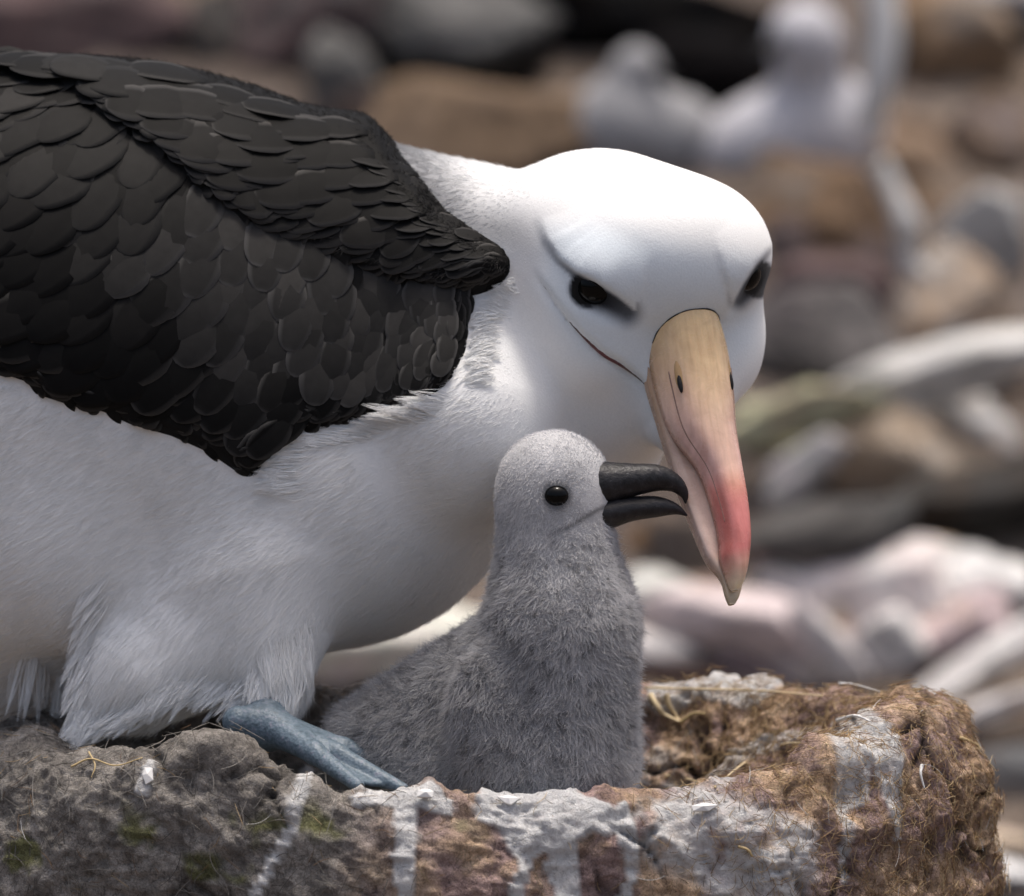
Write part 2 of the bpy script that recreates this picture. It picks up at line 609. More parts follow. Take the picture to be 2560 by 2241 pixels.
# lumps and folds of trodden mud near the right end, and a notch between them
def lump(c, r, h):
    d = np.linalg.norm((uvw0 - np.array(c)) / np.array(r), axis=1)
    return h * np.exp(-d ** 2 * 1.5)
disp += lump((2280, 1790, -400), (190, 110, 400), 0.007) + lump((2040, 1900, -600), (170, 60, 300), 0.008) + lump((1760, 1745, 500), (260, 40, 400), 0.004)
disp -= lump((1900, 1845, -250), (130, 55, 300), 0.015) + lump((2100, 2080, -900), (20, 130, 400), 0.005)
disp += lump((620, 1870, -700), (150, 60, 400), 0.006) + lump((1110, 1950, -800), (110, 40, 400), 0.004)
# guano: crusts and runs that follow the slope
nz = fbm(flat, 0.009, 4, 31); nz2 = fbm(flat, 0.0025, 3, 33)
gu = np.zeros(len(flat))
def run(line, w0, w1, k=1.0):
    global gu
    d, p = line_dist(line, u0 + 14 * nz, v0 + 6 * nz)
    wd = 1.3 * (w0 + (w1 - w0) * p) * (1 + 0.35 * nz)
    gu = np.maximum(gu, k * (1 - sstep(0.72, 1.02, d / np.maximum(wd, 2))))
run([(900, 1990), (1010, 1985), (1120, 2010)], 18, 16, 0.9); run([(1015, 1985), (1022, 2080), (1012, 2130), (1025, 2300)], 26, 17)
run([(1230, 2005), (1330, 1985), (1460, 2035), (1500, 2050)], 34, 30); run([(1290, 2020), (1320, 2090), (1380, 2060), (1440, 2050)], 40, 34)
run([(1300, 2060), (1318, 2140), (1290, 2200), (1290, 2300)], 18, 15); run([(1400, 2060), (1408, 2140), (1425, 2300)], 34, 22)
run([(1540, 2030), (1562, 2110), (1570, 2170), (1545, 2240)], 20, 12); run([(770, 1935), (745, 1990), (740, 2060), (690, 2140), (650, 2220)], 13, 12, 0.85)
run([(2140, 1865), (2110, 1920), (2120, 1980)], 46, 30, 0.75); run([(2180, 1900), (2215, 1990), (2222, 2080)], 40, 12, 0.75); run([(2098, 2020), (2100, 2110), (2098, 2190)], 11, 9, 0.8)
run([(1790, 1950), (1900, 1890), (2040, 1840)], 22, 16, 0.6); run([(1650, 1760), (1760, 1730), (1880, 1760), (1960, 1720)], 28, 24, 0.75)
run([(370, 1970), (392, 1900)], 12, 9, 0.7)
pt = poly_dist([(1540, 2010), (1680, 1960), (1800, 1985), (1930, 2010), (2040, 2060), (2030, 2180), (2000, 2300), (1830, 2300), (1720, 2190), (1600, 2150), (1550, 2060)], u0 + 30 * nz, v0 + 30 * nz)
gu = np.maximum(gu, 0.74 * sstep(-20, 40, pt) * sstep(-0.6, 0.0, nz))
pt = poly_dist([(1560, 1880), (1650, 1860), (1720, 1900), (1640, 1990), (1560, 1990)], u0 + 30 * nz, v0 + 30 * nz)
gu = np.maximum(gu, 0.55 * sstep(-20, 40, pt) * sstep(-0.2, 0.2, nz))
gu = np.maximum(gu, 0.5 * sstep(0.40, 0.6, fbm(flat, 0.03, 4, 35)) * sstep(700, 1100, u0))
gu = np.clip(gu * (0.9 + 0.4 * sstep(-0.5, 0.3, nz2)), 0, 1)
moss = sstep(0.18, 0.42, fbm(flat, 0.016, 4, 41)) * (1 - sstep(1050, 1300, u0)) * sstep(1960, 2060, v0) * (1 - gu)
warm = sstep(820, 1250, u0 + 160 * big)
disp += 0.0012 * gu
Pm = (flat + Nm.reshape(-1, 3) * disp[:, None])
ii = np.arange(NT * NS).reshape(NT, NS); i2 = np.roll(ii, -1, 0)
mf = np.stack([ii[:, :-1], i2[:, :-1], i2[:, 1:], ii[:, 1:]], -1).reshape(-1, 4)
me = mesh_from('nest_mound', Pm, mf)
for nm, a_ in (('guano', gu), ('moss', moss), ('warm', warm), ('crack', crack * crmask)): set_float(me, nm, a_)
def m_mud():
    m, nt, b = mat('nest_mud', 0.95, 0.12)
    g = geo_pos(nt)
    n1 = noise_node(nt, 110.0, 6, 0.65, g, 0.5)
    n2 = noise_node(nt, 480.0, 5, 0.7, g)
    n3 = noise_node(nt, 45.0, 4, 0.6, g, 0.4)
    grey = ramp(nt, n1.outputs[0], [(0.30, (0.075, 0.069, 0.064)), (0.5, (0.155, 0.144, 0.132)), (0.72, (0.26, 0.242, 0.225))])
    brown = ramp(nt, n1.outputs[0], [(0.30, (0.16, 0.110, 0.076)), (0.5, (0.33, 0.235, 0.16)), (0.72, (0.47, 0.365, 0.265))])
    pur = ramp(nt, n1.outputs[0], [(0.30, (0.11, 0.076, 0.073)), (0.7, (0.31, 0.225, 0.21))])
    br = mixc(nt, ramp(nt, n3.outputs[0], [(0.40, (0, 0, 0)), (0.56, (1, 1, 1))]), brown, pur)
    c = mixc(nt, attr(nt, 'warm').outputs['Fac'], grey, br)
    c = mixc(nt, attr(nt, 'moss').outputs['Fac'], c, mixc(nt, n2.outputs[0], (0.045, 0.048, 0.022), (0.14, 0.14, 0.07)))
    gcol = ramp(nt, n2.outputs[0], [(0.28, (0.50, 0.49, 0.475)), (0.45, (0.82, 0.81, 0.80)), (0.62, (0.90, 0.895, 0.885))])
    n5 = noise_node(nt, 1300.0, 5, 0.75, g, 0.4)
    c = mixc(nt, 1.0, c, ramp(nt, n5.outputs[0], [(0.30, (1.0, 0.98, 0.95)), (0.5, (2.1, 2.08, 2.05)), (0.7, (2.8, 2.75, 2.7))]), 'MULTIPLY')
    vo = N(nt, 'ShaderNodeTexVoronoi', feature='DISTANCE_TO_EDGE'); vo.inputs['Scale'].default_value = 120.0
    dv = N(nt, 'ShaderNodeVectorMath', operation='MULTIPLY_ADD'); nt.links.new(noise_node(nt, 160.0, 3, 0.6, g).outputs['Color'], dv.inputs[0]); dv.inputs[1].default_value = (0.012, 0.012, 0.012)
    nt.links.new(g, dv.inputs[2]); nt.links.new(dv.outputs[0], vo.inputs['Vector'])
    ck = ramp(nt, vo.outputs['Distance'], [(0.0, (0.35, 0.34, 0.33)), (0.05, (1, 1, 1))])
    c = mixc(nt, 0.6, c, mixc(nt, 1.0, c, ck, 'MULTIPLY'))
    c = mixc(nt, attr(nt, 'crack').outputs['Fac'], c, (0.03, 0.026, 0.023))
    c = mixc(nt, attr(nt, 'guano').outputs['Fac'], c, gcol)
    nt.links.new(c, b.inputs['Base Color'])
    hsum = N(nt, 'ShaderNodeMath', operation='ADD'); nt.links.new(n2.outputs[0], hsum.inputs[0]); nt.links.new(n5.outputs[0], hsum.inputs[1])
    bump(nt, b, hsum.outputs[0], 1.0, 0.0018)
    return m
M['mud'] = m_mud()
mound = obj('nest_mound', me, M['mud'])
tag(mound, 'round mud nest mound streaked with white guano under the birds', 'nest')

# fibres trodden into the mud
sel = np.where((v0 > 1600) & (v0 < 2300) & (u0 > -60) & (u0 < 2520))[0]
vis = sel[(Nm.reshape(-1, 3)[sel] @ (-AF)) > -0.15]
def fibres(n, wt, L0, L1, rad, cols, seed):
    r = np.random.default_rng(seed)
    w = wt(vis); idx = r.choice(vis, n, p=w / w.sum())
    P = Pm[idx]; Nn = Nm.reshape(-1, 3)[idx]
    D = r.normal(0, 1, P.shape) + np.array([0, 0, -0.7]) * (np.abs(Nn[:, 2:3]) < 0.6); D -= Nn * (D * Nn).sum(1, keepdims=True); D /= np.linalg.norm(D, axis=1, keepdims=True)
    Sd = np.cross(D, Nn)
    L = r.uniform(L0, L1, n)[:, None, None]; t = np.linspace(-0.5, 0.5, 6)[None, :, None]
    cv_ = r.normal(0, 0.2, n)[:, None, None]; up = r.normal(0.0006, 0.0008, n)[:, None, None]; tl = r.normal(0, 0.12, n)[:, None, None]
    pts = P[:, None] + D[:, None] * t * L + Sd[:, None] * cv_ * t * t * L * 2 + Nn[:, None] * (up + tl * t * L)
    o = hair('fibre', pts, rad * np.array([0.5, 1, 1, 1, 0.9, 0.4]), m_strand('fibre', (1, 1, 1), True), mound)
    a = o.data.attributes.new('tint', 'FLOAT_COLOR', 'CURVE')
    c = np.ones((n, 4), np.float32); c[:, :3] = np.array(cols)[r.integers(0, len(cols), n)] * r.uniform(0.6, 1.2, (n, 1))
    a.data.foreach_set('color', c.ravel()); o['kind'] = 'stuff'
fibres(9500, lambda i: sstep(1500, 2100, u0[i]) + 0.03, 0.003, 0.010, 0.00009, [(0.36, 0.25, 0.13), (0.24, 0.15, 0.08), (0.45, 0.34, 0.20), (0.15, 0.09, 0.05)], 3)
fibres(1500, lambda i: (1 - sstep(700, 1300, u0[i])) + 0.03, 0.005, 0.018, 0.00010, [(0.20, 0.19, 0.17), (0.30, 0.28, 0.25), (0.10, 0.09, 0.08)], 4)
fibres(170, lambda i: sstep(1500, 1700, u0[i]) + 0.1, 0.005, 0.014, 0.00009, [(0.65, 0.64, 0.62), (0.5, 0.48, 0.45)], 5)

# ------------------------------------------------------------------ blurred things on the slope behind
def px(y):               # photograph pixels to metres at world depth y
    return (CAM_D + y) / CAM_D / S

def m_rock(name, c, seed):
    m, nt, b = mat(name, 0.92, 0.2 if sum(c) > 0.03 else 0.02)
    g = geo_pos(nt)
    ad = N(nt, 'ShaderNodeVectorMath', operation='ADD'); nt.links.new(g, ad.inputs[0]); ad.inputs[1].default_value = (seed * 1.7, seed * 0.9, 0)
    n1 = noise_node(nt, 26.0, 5, 0.62, ad.outputs[0], 0.8); n2 = noise_node(nt, 90.0, 5, 0.65, g); n3 = noise_node(nt, 14.0, 3, 0.6, ad.outputs[0], 0.5)
    c1 = ramp(nt, n2.outputs[0], [(0.3, tuple(x * 0.62 for x in c)), (0.7, tuple(min(1, x * 1.35) for x in c))])
    lum = sum(c) / 3
    pal = [(lum * 1.25, lum * 0.92, lum * 0.68), (lum * 1.1, lum * 0.95, lum * 0.96), (lum * 1.5, lum * 1.47, lum * 1.42)][seed % 3]
    c1 = mixc(nt, ramp(nt, n1.outputs[0], [(0.48, (0, 0, 0)), (0.66, (0.85, 0.85, 0.85))]), c1, pal)
    c1 = mixc(nt, ramp(nt, n3.outputs[0], [(0.30, (0.8, 0.8, 0.8)), (0.44, (0, 0, 0))]), c1, tuple(x * 0.35 for x in c))
    nt.links.new(c1, b.inputs['Base Color'])
    bump(nt, b, n2.outputs[0], 0.8, 0.006)
    return m

def rock(u, v, hu, hv, c, label, seed, rot=0.0, cat='rock', name='rock', depth=None, rough=0.50, fwd=0.0):
    g = ground_hit(u, v + hv * 0.2)
    k = px(g[1]); a = 1.18 * hu * k; h = 1.18 * hv * k; dp = depth * k if depth else 0.55 * min(a, 2.0 * h)
    V, Fc = uv_ball((0, 0, 0), np.array([1, 1, 1]), np.eye(3), 48, 30)
    n = fbm(V + seed * 7.1, 0.9, 4, seed)
    pl = fbm(V + seed * 3.3, 0.5, 3, seed + 9, ridged=True)
    rs = np.random.default_rng(seed + 500)
    pn = rs.normal(0, 1, (13, 3)); pn /= np.linalg.norm(pn, axis=1, keepdims=True)
    cs = V @ pn.T
    rr = np.where(cs > 0.05, rs.uniform(0.62, 0.95, 13) / np.maximum(cs, 0.05), 9).min(1)     # flat broken faces
    V = V * (np.minimum(rr, 1.25) * (1 + 0.35 * rough * n + 0.06 * pl))[:, None]
    V = V * np.array([a, dp, h])
    cr, sr = math.cos(-rot), math.sin(-rot)
    V = np.stack([V[:, 0] * cr - V[:, 2] * sr, V[:, 1], V[:, 0] * sr + V[:, 2] * cr], -1)
    o = obj(name, poly_mesh(name, V, Fc), m_rock('stone_%d' % seed, tuple(min(0.7, x * (1.1 if v < 1300 else 1.45)) for x in c) if sum(c) > 0.06 else tuple(x * 0.4 for x in c), seed))
    o.location = tuple(g + np.array([0, -0.1 * dp, h * 0.15]) - AF * fwd)
    tag(o, label, cat)
    return o

def stick(p0, p1, r0, r1, c, label, seed, cat='stick', name='stick', sag=0.02, lift=0.006, flat=None, fwd=0.055):
    a = ground_hit(*p0); b = ground_hit(*p1)
    # both ends at one distance, so that the piece lies across the slope on the stones
    dist = 0.5 * (a + b - 2 * (F0 - AF * CAM_D)) @ AF - fwd
    a, b = ((lambda o_d: o_d[0] + o_d[1] * dist)(view_ray(*q)) for q in (p0, p1))
    n = 18; t = np.linspace(0, 1, n)[:, None]
    P = a * (1 - t) + b * t
    k = px(0.5 * (a[1] + b[1]))
    P = P + np.stack([fbm(np.column_stack([t[:, 0] * 3, 0 * t[:, 0] + seed, 0 * t[:, 0] + i]), 1.0, 2, seed + i) for i in range(3)], -1) * 0.006
    c0 = P[0].copy(); P = P - c0
    rad = np.linspace(r0, r1, n) * k * (1 + 0.12 * np.sin(np.linspace(0, 9, n) + seed))
    V, Fc = tube(P, rad, 10)
    o = obj(name, poly_mesh(name, V, Fc), m_flat('wood_%d' % seed, tuple(min(0.8, x * 1.25) for x in c) if sum(c) > 0.1 else c, 0.85, 0.2, 0.35, 90.0, 0.6, 0.003))
    o.location = tuple(c0)
    tag(o, label, cat)
    return o
GREY = (0.30, 0.29, 0.285); PALE = (0.50, 0.49, 0.48); PINK = (0.36, 0.29, 0.28); BROWN = (0.20, 0.135, 0.085); DARKB = (0.060, 0.045, 0.040); PURP = (0.115, 0.080, 0.078)
TAN = (0.30, 0.22, 0.155); BLACK = (0.012, 0.012, 0.012); OLIVE = (0.30, 0.30, 0.17); MIDG = (0.16, 0.155, 0.15)
rock(150, 60, 330, 110, (0.085, 0.058, 0.058), 'dark purplish boulder behind the bird\'s back in the top corner', 1, 0.1)
rock(820, 60, 230, 120, (0.085, 0.06, 0.06), 'purple brown boulder above the dark wing', 2, -0.1)
rock(530, 110, 70, 120, (0.075, 0.073, 0.071), 'grey upright stone between the purplish boulders', 3)
rock(860, 220, 90, 150, (0.11, 0.107, 0.103), 'grey slab leaning just above the folded wing', 4, -0.2)
rock(1150, 60, 280, 110, (0.10, 0.098, 0.095), 'wide grey boulder with a dark hollow beneath it', 5, -0.15)
rock(1130, 190, 200, 60, BLACK, 'black blob painted as the shade in the hollow under the wide grey boulder', 6, -0.1)  # black shape put in as the shade of the hollow
rock(900, 290, 60, 70, DARKB, 'small dark stone beside the grey slab above the wing', 7)
rock(1290, 330, 330, 120, (0.15, 0.105, 0.07), 'flat brown clod of earth just above the bird\'s head and neck', 81)
rock(1560, 60, 330, 120, (0.014, 0.014, 0.015), 'black blob painted as hollow shade behind the blurred grey chick', 9)  # the dark hollow's shade, given as a solid black colour
rock(1720, 210, 160, 90, (0.014, 0.013, 0.014), 'low black blob painted as shade between the two blurred grey birds', 10)  # more of the same hollow, its shade painted black
rock(2350, 110, 170, 190, BROWN, 'brown earth bank at the top right corner', 11, 0.5)
rock(2480, 110, 80, 70, BLACK, 'black blob painted as a shaded hole in the brown bank at the top right', 12, 0.4)  # shade of a hole in the bank, painted as a black solid
rock(2490, 20, 100, 60, (0.22, 0.215, 0.21), 'grey stone at the topmost right corner', 13)
rock(2070, 540, 190, 140, (0.16, 0.105, 0.066), 'brown clod right beside the white head', 14)
rock(2100, 380, 330, 90, (0.17, 0.12, 0.085), 'wide brown clod below the blurred upright chick', 15)
rock(2480, 380, 150, 110, BROWN, 'brown clod at the right edge above a grey rock', 16)
rock(2480, 620, 100, 190, (0.29, 0.285, 0.28), 'tall grey rock at the right edge beside a pale stick', 17)
rock(2060, 740, 170, 110, PURP, 'dark plum stone level with the bill base', 18)
rock(2080, 880, 210, 110, (0.10, 0.092, 0.09), 'dark grey stone below the plum stone', 19)
rock(2360, 800, 130, 160, TAN, 'tan stone under the pale stick', 20, 0.5)
rock(2010, 920, 90, 50, (0.20, 0.19, 0.19), 'small grey stone over the olive stone', 21)
rock(1960, 1080, 140, 70, OLIVE, 'olive tinted lichen stone right of the bill', 22, 0.4)
rock(2260, 1190, 230, 120, (0.29, 0.225, 0.165), 'tan rock between two pale slabs', 23, 0.3)
rock(2440, 1090, 110, 75, (0.62, 0.61, 0.60), 'white stone at the right edge over the black slab', 24, 0.2)
rock(1720, 1370, 130, 90, (0.05, 0.040, 0.034), 'dark stone between the chick\'s breast and the bill tip', 25)
rock(1630, 1360, 60, 70, (0.13, 0.08, 0.045), 'small rusty brown stone beside the chick\'s breast', 26)
rock(1640, 1500, 110, 80, (0.57, 0.49, 0.45), 'pinkish white stone beside the chick below the rusty stone', 27)
rock(1850, 1560, 200, 110, (0.42, 0.36, 0.355), 'pink grey boulder under the bill tip', 28, 0.3)
rock(2180, 1470, 240, 110, (0.42, 0.37, 0.36), 'pale pink boulder with a tan top', 29, -0.1)
rock(2230, 1400, 120, 50, TAN, 'small tan stone lying on top of the pale pink boulder', 30)
rock(2120, 1530, 80, 40, (0.12, 0.11, 0.10), 'dark grey pebble in front of the pale pink boulder', 31, -0.1)
rock(2440, 1480, 140, 110, (0.37, 0.365, 0.36), 'light grey rock at the right edge under the black slab', 32)
rock(2400, 1600, 130, 90, (0.39, 0.31, 0.31), 'mauve rock at the right above a pale slab', 33, -0.6)
rock(2260, 1650, 90, 90, (0.40, 0.39, 0.38), 'grey rock behind the nest rim', 34)
rock(2360, 1690, 60, 50, (0.035, 0.025, 0.022), 'dark blob painted as shade in the gap behind the nest rim', 35)  # fills the dark gap with painted shade
rock(2480, 1960, 110, 100, (0.12, 0.12, 0.12), 'dark grey rock right of the nest', 36)
rock(2500, 2110, 100, 36, (0.36, 0.29, 0.21), 'tan flat stone right of the nest foot', 37)
rock(2500, 2190, 110, 50, (0.60, 0.59, 0.57), 'white flat stone at the bottom right corner', 38)
rock(1640, 1640, 110, 60, (0.40, 0.38, 0.37), 'grey white stone just behind the nest beside the chick', 39)
rock(1000, 1600, 260, 120, (0.66, 0.52, 0.42), 'cream stone seen between the belly and the chick\'s back', 40)
rock(2000, 1660, 140, 70, (0.33, 0.27, 0.27), 'mauve grey stone behind the straw on the rim', 41)
rock(2010, 1030, 190, 62, (0.33, 0.32, 0.22), 'olive grey angular slab right behind the bill', 51, -0.240, 'stone', 'flat_stone', fwd=0.045)
rock(2390, 935, 230, 60, (0.46, 0.45, 0.43), 'long pale slab sloping up to the right edge', 71, -0.23, 'stone', 'flat_stone', fwd=0.04)
rock(2010, 1170, 144, 40, (0.42, 0.41, 0.40), 'short pale slab below the olive grey slab', 52, -0.588, 'stone', 'flat_stone', fwd=0.045)
rock(2090, 1320, 190, 70, (0.045, 0.042, 0.040), 'charcoal slab below the short pale slab', 53, -0.22, 'stone', 'flat_stone', fwd=0.04)
rock(2440, 1250, 190, 84, (0.030, 0.029, 0.028), 'black slab at the right edge under the white stone', 72, -0.2, 'stone', 'flat_stone', fwd=0.04)
stick((2180, 425), (2345, 740), 34, 30, (0.34, 0.335, 0.33), 'pale grey stick standing on end beside the brown clod', 54)
rock(2055, 1605, 141, 34, (0.36, 0.35, 0.34), 'pale slab slanting down to the nest rim', 55, 0.835, 'stone', 'flat_stone', fwd=0.045)
rock(2485, 1650, 179, 46, (0.38, 0.36, 0.35), 'pale thick slab at the right edge behind the nest', 56, -0.526, 'stone', 'flat_stone', fwd=0.045)
rock(2490, 1765, 137, 36, (0.34, 0.33, 0.33), 'grey slab just right of the nest rim', 57, -0.333, 'stone', 'flat_stone', fwd=0.045)
rock(1760, 1480, 60, 40, (0.20, 0.14, 0.12), 'brown pebble left of the bill tip', 60)
rock(1980, 1400, 90, 40, (0.16, 0.12, 0.12), 'dull plum pebble above the pink grey boulder', 61, 0.3)
rock(2060, 1600, 60, 60, (0.22, 0.15, 0.10), 'rusty pebble between the pink boulders', 62)
rock(2330, 1540, 50, 80, (0.20, 0.14, 0.14), 'plum streaked stone on the pale pink boulder', 63, 0.4)
rock(1900, 1670, 130, 40, (0.12, 0.09, 0.09), 'dark mauve stone low behind the rim straw', 64, 0.3)
rock(1700, 1690, 120, 36, (0.055, 0.035, 0.03), 'dark brown strip of earth right behind the rim', 65, 0.1)
rock(2200, 700, 60, 90, (0.12, 0.09, 0.085), 'dark brown pebble left of the standing pale stick', 66, -0.4)
rock(1980, 640, 60, 70, (0.10, 0.075, 0.07), 'dark brown pebble touching the outline of the crown', 67)
rock(2420, 930, 120, 50, (0.24, 0.17, 0.13), 'reddish tan stone over the long pale slab', 68, -0.2)
rock(1000, 60, 90, 60, (0.10, 0.09, 0.088), 'charcoal pebble above the wing beside the wide grey boulder', 69)

# two more young birds far behind, out of focus
M['far_down'] = m_flat('far_down', (0.46, 0.455, 0.485), 0.95, 0.1, 0.15, 200.0, 0.5, 0.002)
def far_bird(u, v, prims, label, bill=None, m=None):
    g = ground_hit(u, v); k = px(g[1])
    F = Field((-480, -60, -330), (520, 480, 330), 10.0)
    for p in prims: F.cone(p[0], p[1], p[2], p[3], k=50)
    V, fq = surface_nets(F.d, F.lo, F.h)          # local axes: x right, y up, z away
    V = np.stack([V[:, 0], V[:, 2], V[:, 1]], -1) * k
    root = empty('young_bird', g)
    tag(root, label, 'young bird')
    b_ = bpy.data.objects.new('body', mesh_from('body', V, fq)); b_.data.materials.append(m or M['far_down']); COL.objects.link(b_); b_.parent = root
    for path, rad, nm in bill or []:
        Vt, Ft = tube(np.array(path, float)[:, [0, 2, 1]] * k, np.array(rad) * k, 8)
        o = bpy.data.objects.new(nm, poly_mesh(nm, Vt, Ft)); o.data.materials.append(M['black_bill']); COL.objects.link(o); o.parent = root
    return root
far_bird(1990, 400, [((-60, 40, 0), 130, (80, 60, 20), 150), ((40, 130, 0), 110, (30, 250, -30), 75), ((30, 300, -40), 92, (20, 315, -50), 90), ((-220, 20, 0), 80, (-60, 40, 0), 120)],
         'blurred pale grey chick sitting upright at the top right', [([(-40, 305, -110), (-110, 290, -140)], [26, 6], 'bill')])
far_bird(1600, 360, [((-40, 40, 0), 120, (90, 20, 0), 110), ((-30, 110, 0), 90, (-10, 190, -20), 62), ((-230, 50, 0), 60, (-60, 40, 0), 100)],
         'blurred grey chick crouching low on the slope behind the white head', [([(30, 190, -60), (80, 170, -90)], [20, 5], 'bill')], m_flat('far_down_grey', (0.27, 0.27, 0.28), 0.95, 0.1, 0.2, 60.0, 0.5, 0.002))
g = ground_hit(2140, 330); k = px(g[1])
P = smooth_line(np.array([(0, 0, 0), (26, -30, 120), (40, -20, 240), (30, 0, 380), (20, 10, 470)]) * k, 20)
V, Fc = tube(P, np.array([30 + 14 * math.sin(math.pi * min(1, t * 1.2)) for t in np.linspace(0, 1, 20)]) * k, 10)
o = obj('plume', poly_mesh('plume', V, Fc), m_flat('plume_white', (0.55, 0.55, 0.545), 0.9, 0.1, 0.1, 120.0, 0.3, 0.002)); o.location = tuple(g - AF * 0.05 + AX * 0.004)
tag(o, 'white upright plume beside the blurred upright chick', 'plume')
rock(2130, 350, 70, 40, (0.66, 0.65, 0.63), 'white stone at the foot of the blurred upright chick', 59)

# ------------------------------------------------------------------ the adult bird: body field
HR = np.array([-0.90, 0.055, -0.43]); HR /= np.linalg.norm(HR)      # the bird's right (picture left)
HF = np.array([0.18, 0.949, -0.256]); HF -= HR * (HF @ HR); HF /= np.linalg.norm(HF)   # along the bill
HU = np.cross(HR, HF); HU /= np.linalg.norm(HU)
if HU[2] > 0: HU = -HU
HO = np.array([1680.0, 702.0, -330.0])                               # between the eyes
HM = np.stack([HR, HF, HU])
def head(r, f, h):
    return HO + r * HR + f * HF + h * HU

A = Field((-420, 20, -760), (2010, 1960, 780), 9.0)
A.ellipsoid((130, 908, 150), (1100, 724, 560), k=10)
A.ellipsoid((800, 1200, 80), (490, 420, 440), k=160)
A.cone((800, 850, 80), 400, (1110, 735, 20), 300, k=120)             # neck base
A.cone((850, 612, 70), 285, (1150, 695, 0), 266, k=60)               # nape behind the shoulder
A.cone((1110, 745, 20), 290, (1440, 660, -130), 220, k=110)           # neck to nape
A.cone((1120, 1010, 70), 360, (1370, 1040, 50), 300, k=120)          # breast under the head
A.cone((600, 1440, -95), 240, (330, 1690, -195), 120, k=130)         # flank
A.cone((330, 1690, -205), 110, (215, 1810, -240), 30, k=60)
A.cone((620, 1600, -170), 150, (400, 1690, -200), 90, k=90)
A.cone((640, 1480, -170), 200, (690, 1700, -250), 88, k=80)          # thigh
A.cone((690, 1690, -255), 84, (694, 1770, -275), 52, k=30)
A.cone((100, 1350, -60), 280, (-250, 1500, 20), 200, k=120)
A.cone((180, 1500, 230), 280, (-300, 1600, 230), 300, k=100)
A.cone((1195, 865, -145), 222, (1185, 1050, -225), 242, k=90)          # crop bulging out below the shoulder
# head
A.ellipsoid(head(4, -62, -10), (276, 212, 222), HM, k=70)              # crown
A.ellipsoid((1500, 636, -200), (290, 262, 250), k=80)                # nape
A.cone(head(0, -45, -50), 203, head(0, 110, -85), 82, k=45)          # lores towards the bill
A.cone(head(0, 0, -140), 205, head(-30, 320, -120), 108, k=60)        # jaw and chin
A.ellipsoid(head(-132, 70, -100), (140, 225, 115), HM, k=55)         # far cheek
A.ellipsoid((1480, 800, -240), (175, 230, 200), k=70)                # near cheek
A.ellipsoid((1530, 985, -110), (190, 190, 200), k=70)                 # throat
GAPE = [(1262, 520), (1300, 620), (1345, 700), (1400, 778), (1440, 828), (1500, 884), (1550, 915), (1600, 953), (1625, 985)]
FACE = GAPE + [(1720, 1000), (1800, 900), (1800, 500), (1400, 420)]
def offset_field(F, poly, amount, edge, wmax):
    """raise the surface by `amount` inside a polygon seen from the front, ramping over `edge` pixels"""
    uu, vv = np.meshgrid(F.ax[0], F.ax[1], indexing='ij')
    d = poly_dist(poly, uu, vv)
    t = amount * sstep(-edge * 0.3, edge * 0.7, d) 
    wk = (1 - sstep(wmax - 60, wmax, F.ax[2]))
    F.d -= (t[:, :, None] * wk[None, None, :]).astype(np.float32)
# the cheek stands proud of the jaw along the gape
uu, vv = np.meshgrid(A.ax[0], A.ax[1], indexing='ij')
gd = poly_dist(FACE, uu, vv)
gl, gp = line_dist(GAPE, uu, vv)
step = 20 * sstep(-4, 10, gd) * (1 - sstep(10, 190, gl)) * sstep(0.25, 0.55, gp) - 10 * np.exp(-(gl / 9.0) ** 2) * sstep(0.25, 0.45, gp)
A.d -= (step[:, :, None] * (1 - sstep(-200, -120, A.ax[2]))[None, None, :]).astype(np.float32)
# the forehead overhangs the eyes along the brow
BROWS = [[(1340, 540), (1362, 606), (1398, 656), (1436, 687), (1486, 714), (1538, 746), (1600, 796)], [(1945, 600), (1912, 640), (1888, 668), (1858, 712), (1826, 770)]]
for BW in BROWS:
    bd, bp_ = line_dist(BW, uu, vv)
    up_side = poly_dist(BW + ([(1640, 500), (1400, 450)] if BW is BROWS[0] else [(1780, 600), (1900, 500)]), uu, vv)
    stp = (29 if BW is BROWS[0] else 13) * sstep(-5, 7, up_side) * (1 - sstep(10, 150, bd)) * np.clip(np.minimum((bp_ - 0.04) * 2.2, (1 - bp_) * 3.0), 0, 1)
    A.d -= (stp[:, :, None] * (1 - sstep(-200, -120, A.ax[2]))[None, None, :]).astype(np.float32)
EYES = [(1470.0, 726.0), (1888.0, 700.0)]
eye_w = [float(A.front(np.array([e[0]]), np.array([e[1]]))[0]) for e in EYES]
eye_n = [A.normal(np.array([e[0], e[1], w_])) for e, w_ in zip(EYES, eye_w)]
def on_face(u, v, lift=0.0, F=None):
    F = F or A
    u = np.atleast_1d(np.asarray(u, float)); v = np.atleast_1d(np.asarray(v, float))
    w = F.front(u, v)
    p = np.stack([u, v, w], -1)
    return p + F.normal(p) * lift
hol = on_face([1474, 1550, 1884, 1840], [742, 788, 716, 772], 26)
A.cone(hol[0], 44, hol[1], 34, k=22, sub=True)
A.cone(hol[2], 38, hol[3], 30, k=22, sub=True)
BODY = A
bv, bf = sdf_mesh('body', A)

# ---- bill: sections in head space (f along the bill, half width a, top t, edge e)
def loft(sections, sec_fn, n=56, m=22, warp=None):
    P = smooth_line(sections, n)
    V = []; Fc = []
    for q in P:
        pts = sec_fn(q, m)
        V.extend(pts)
    k = len(pts)
    for i in range(n - 1):
        for j in range(k):
            j2 = (j + 1) % k
            Fc.append((i * k + j, i * k + j2, (i + 1) * k + j2, (i + 1) * k + j))
    Fc.append(tuple(range(k))); Fc.append(tuple((n - 1) * k + j for j in range(k - 1, -1, -1)))
    return np.array(V), Fc, k

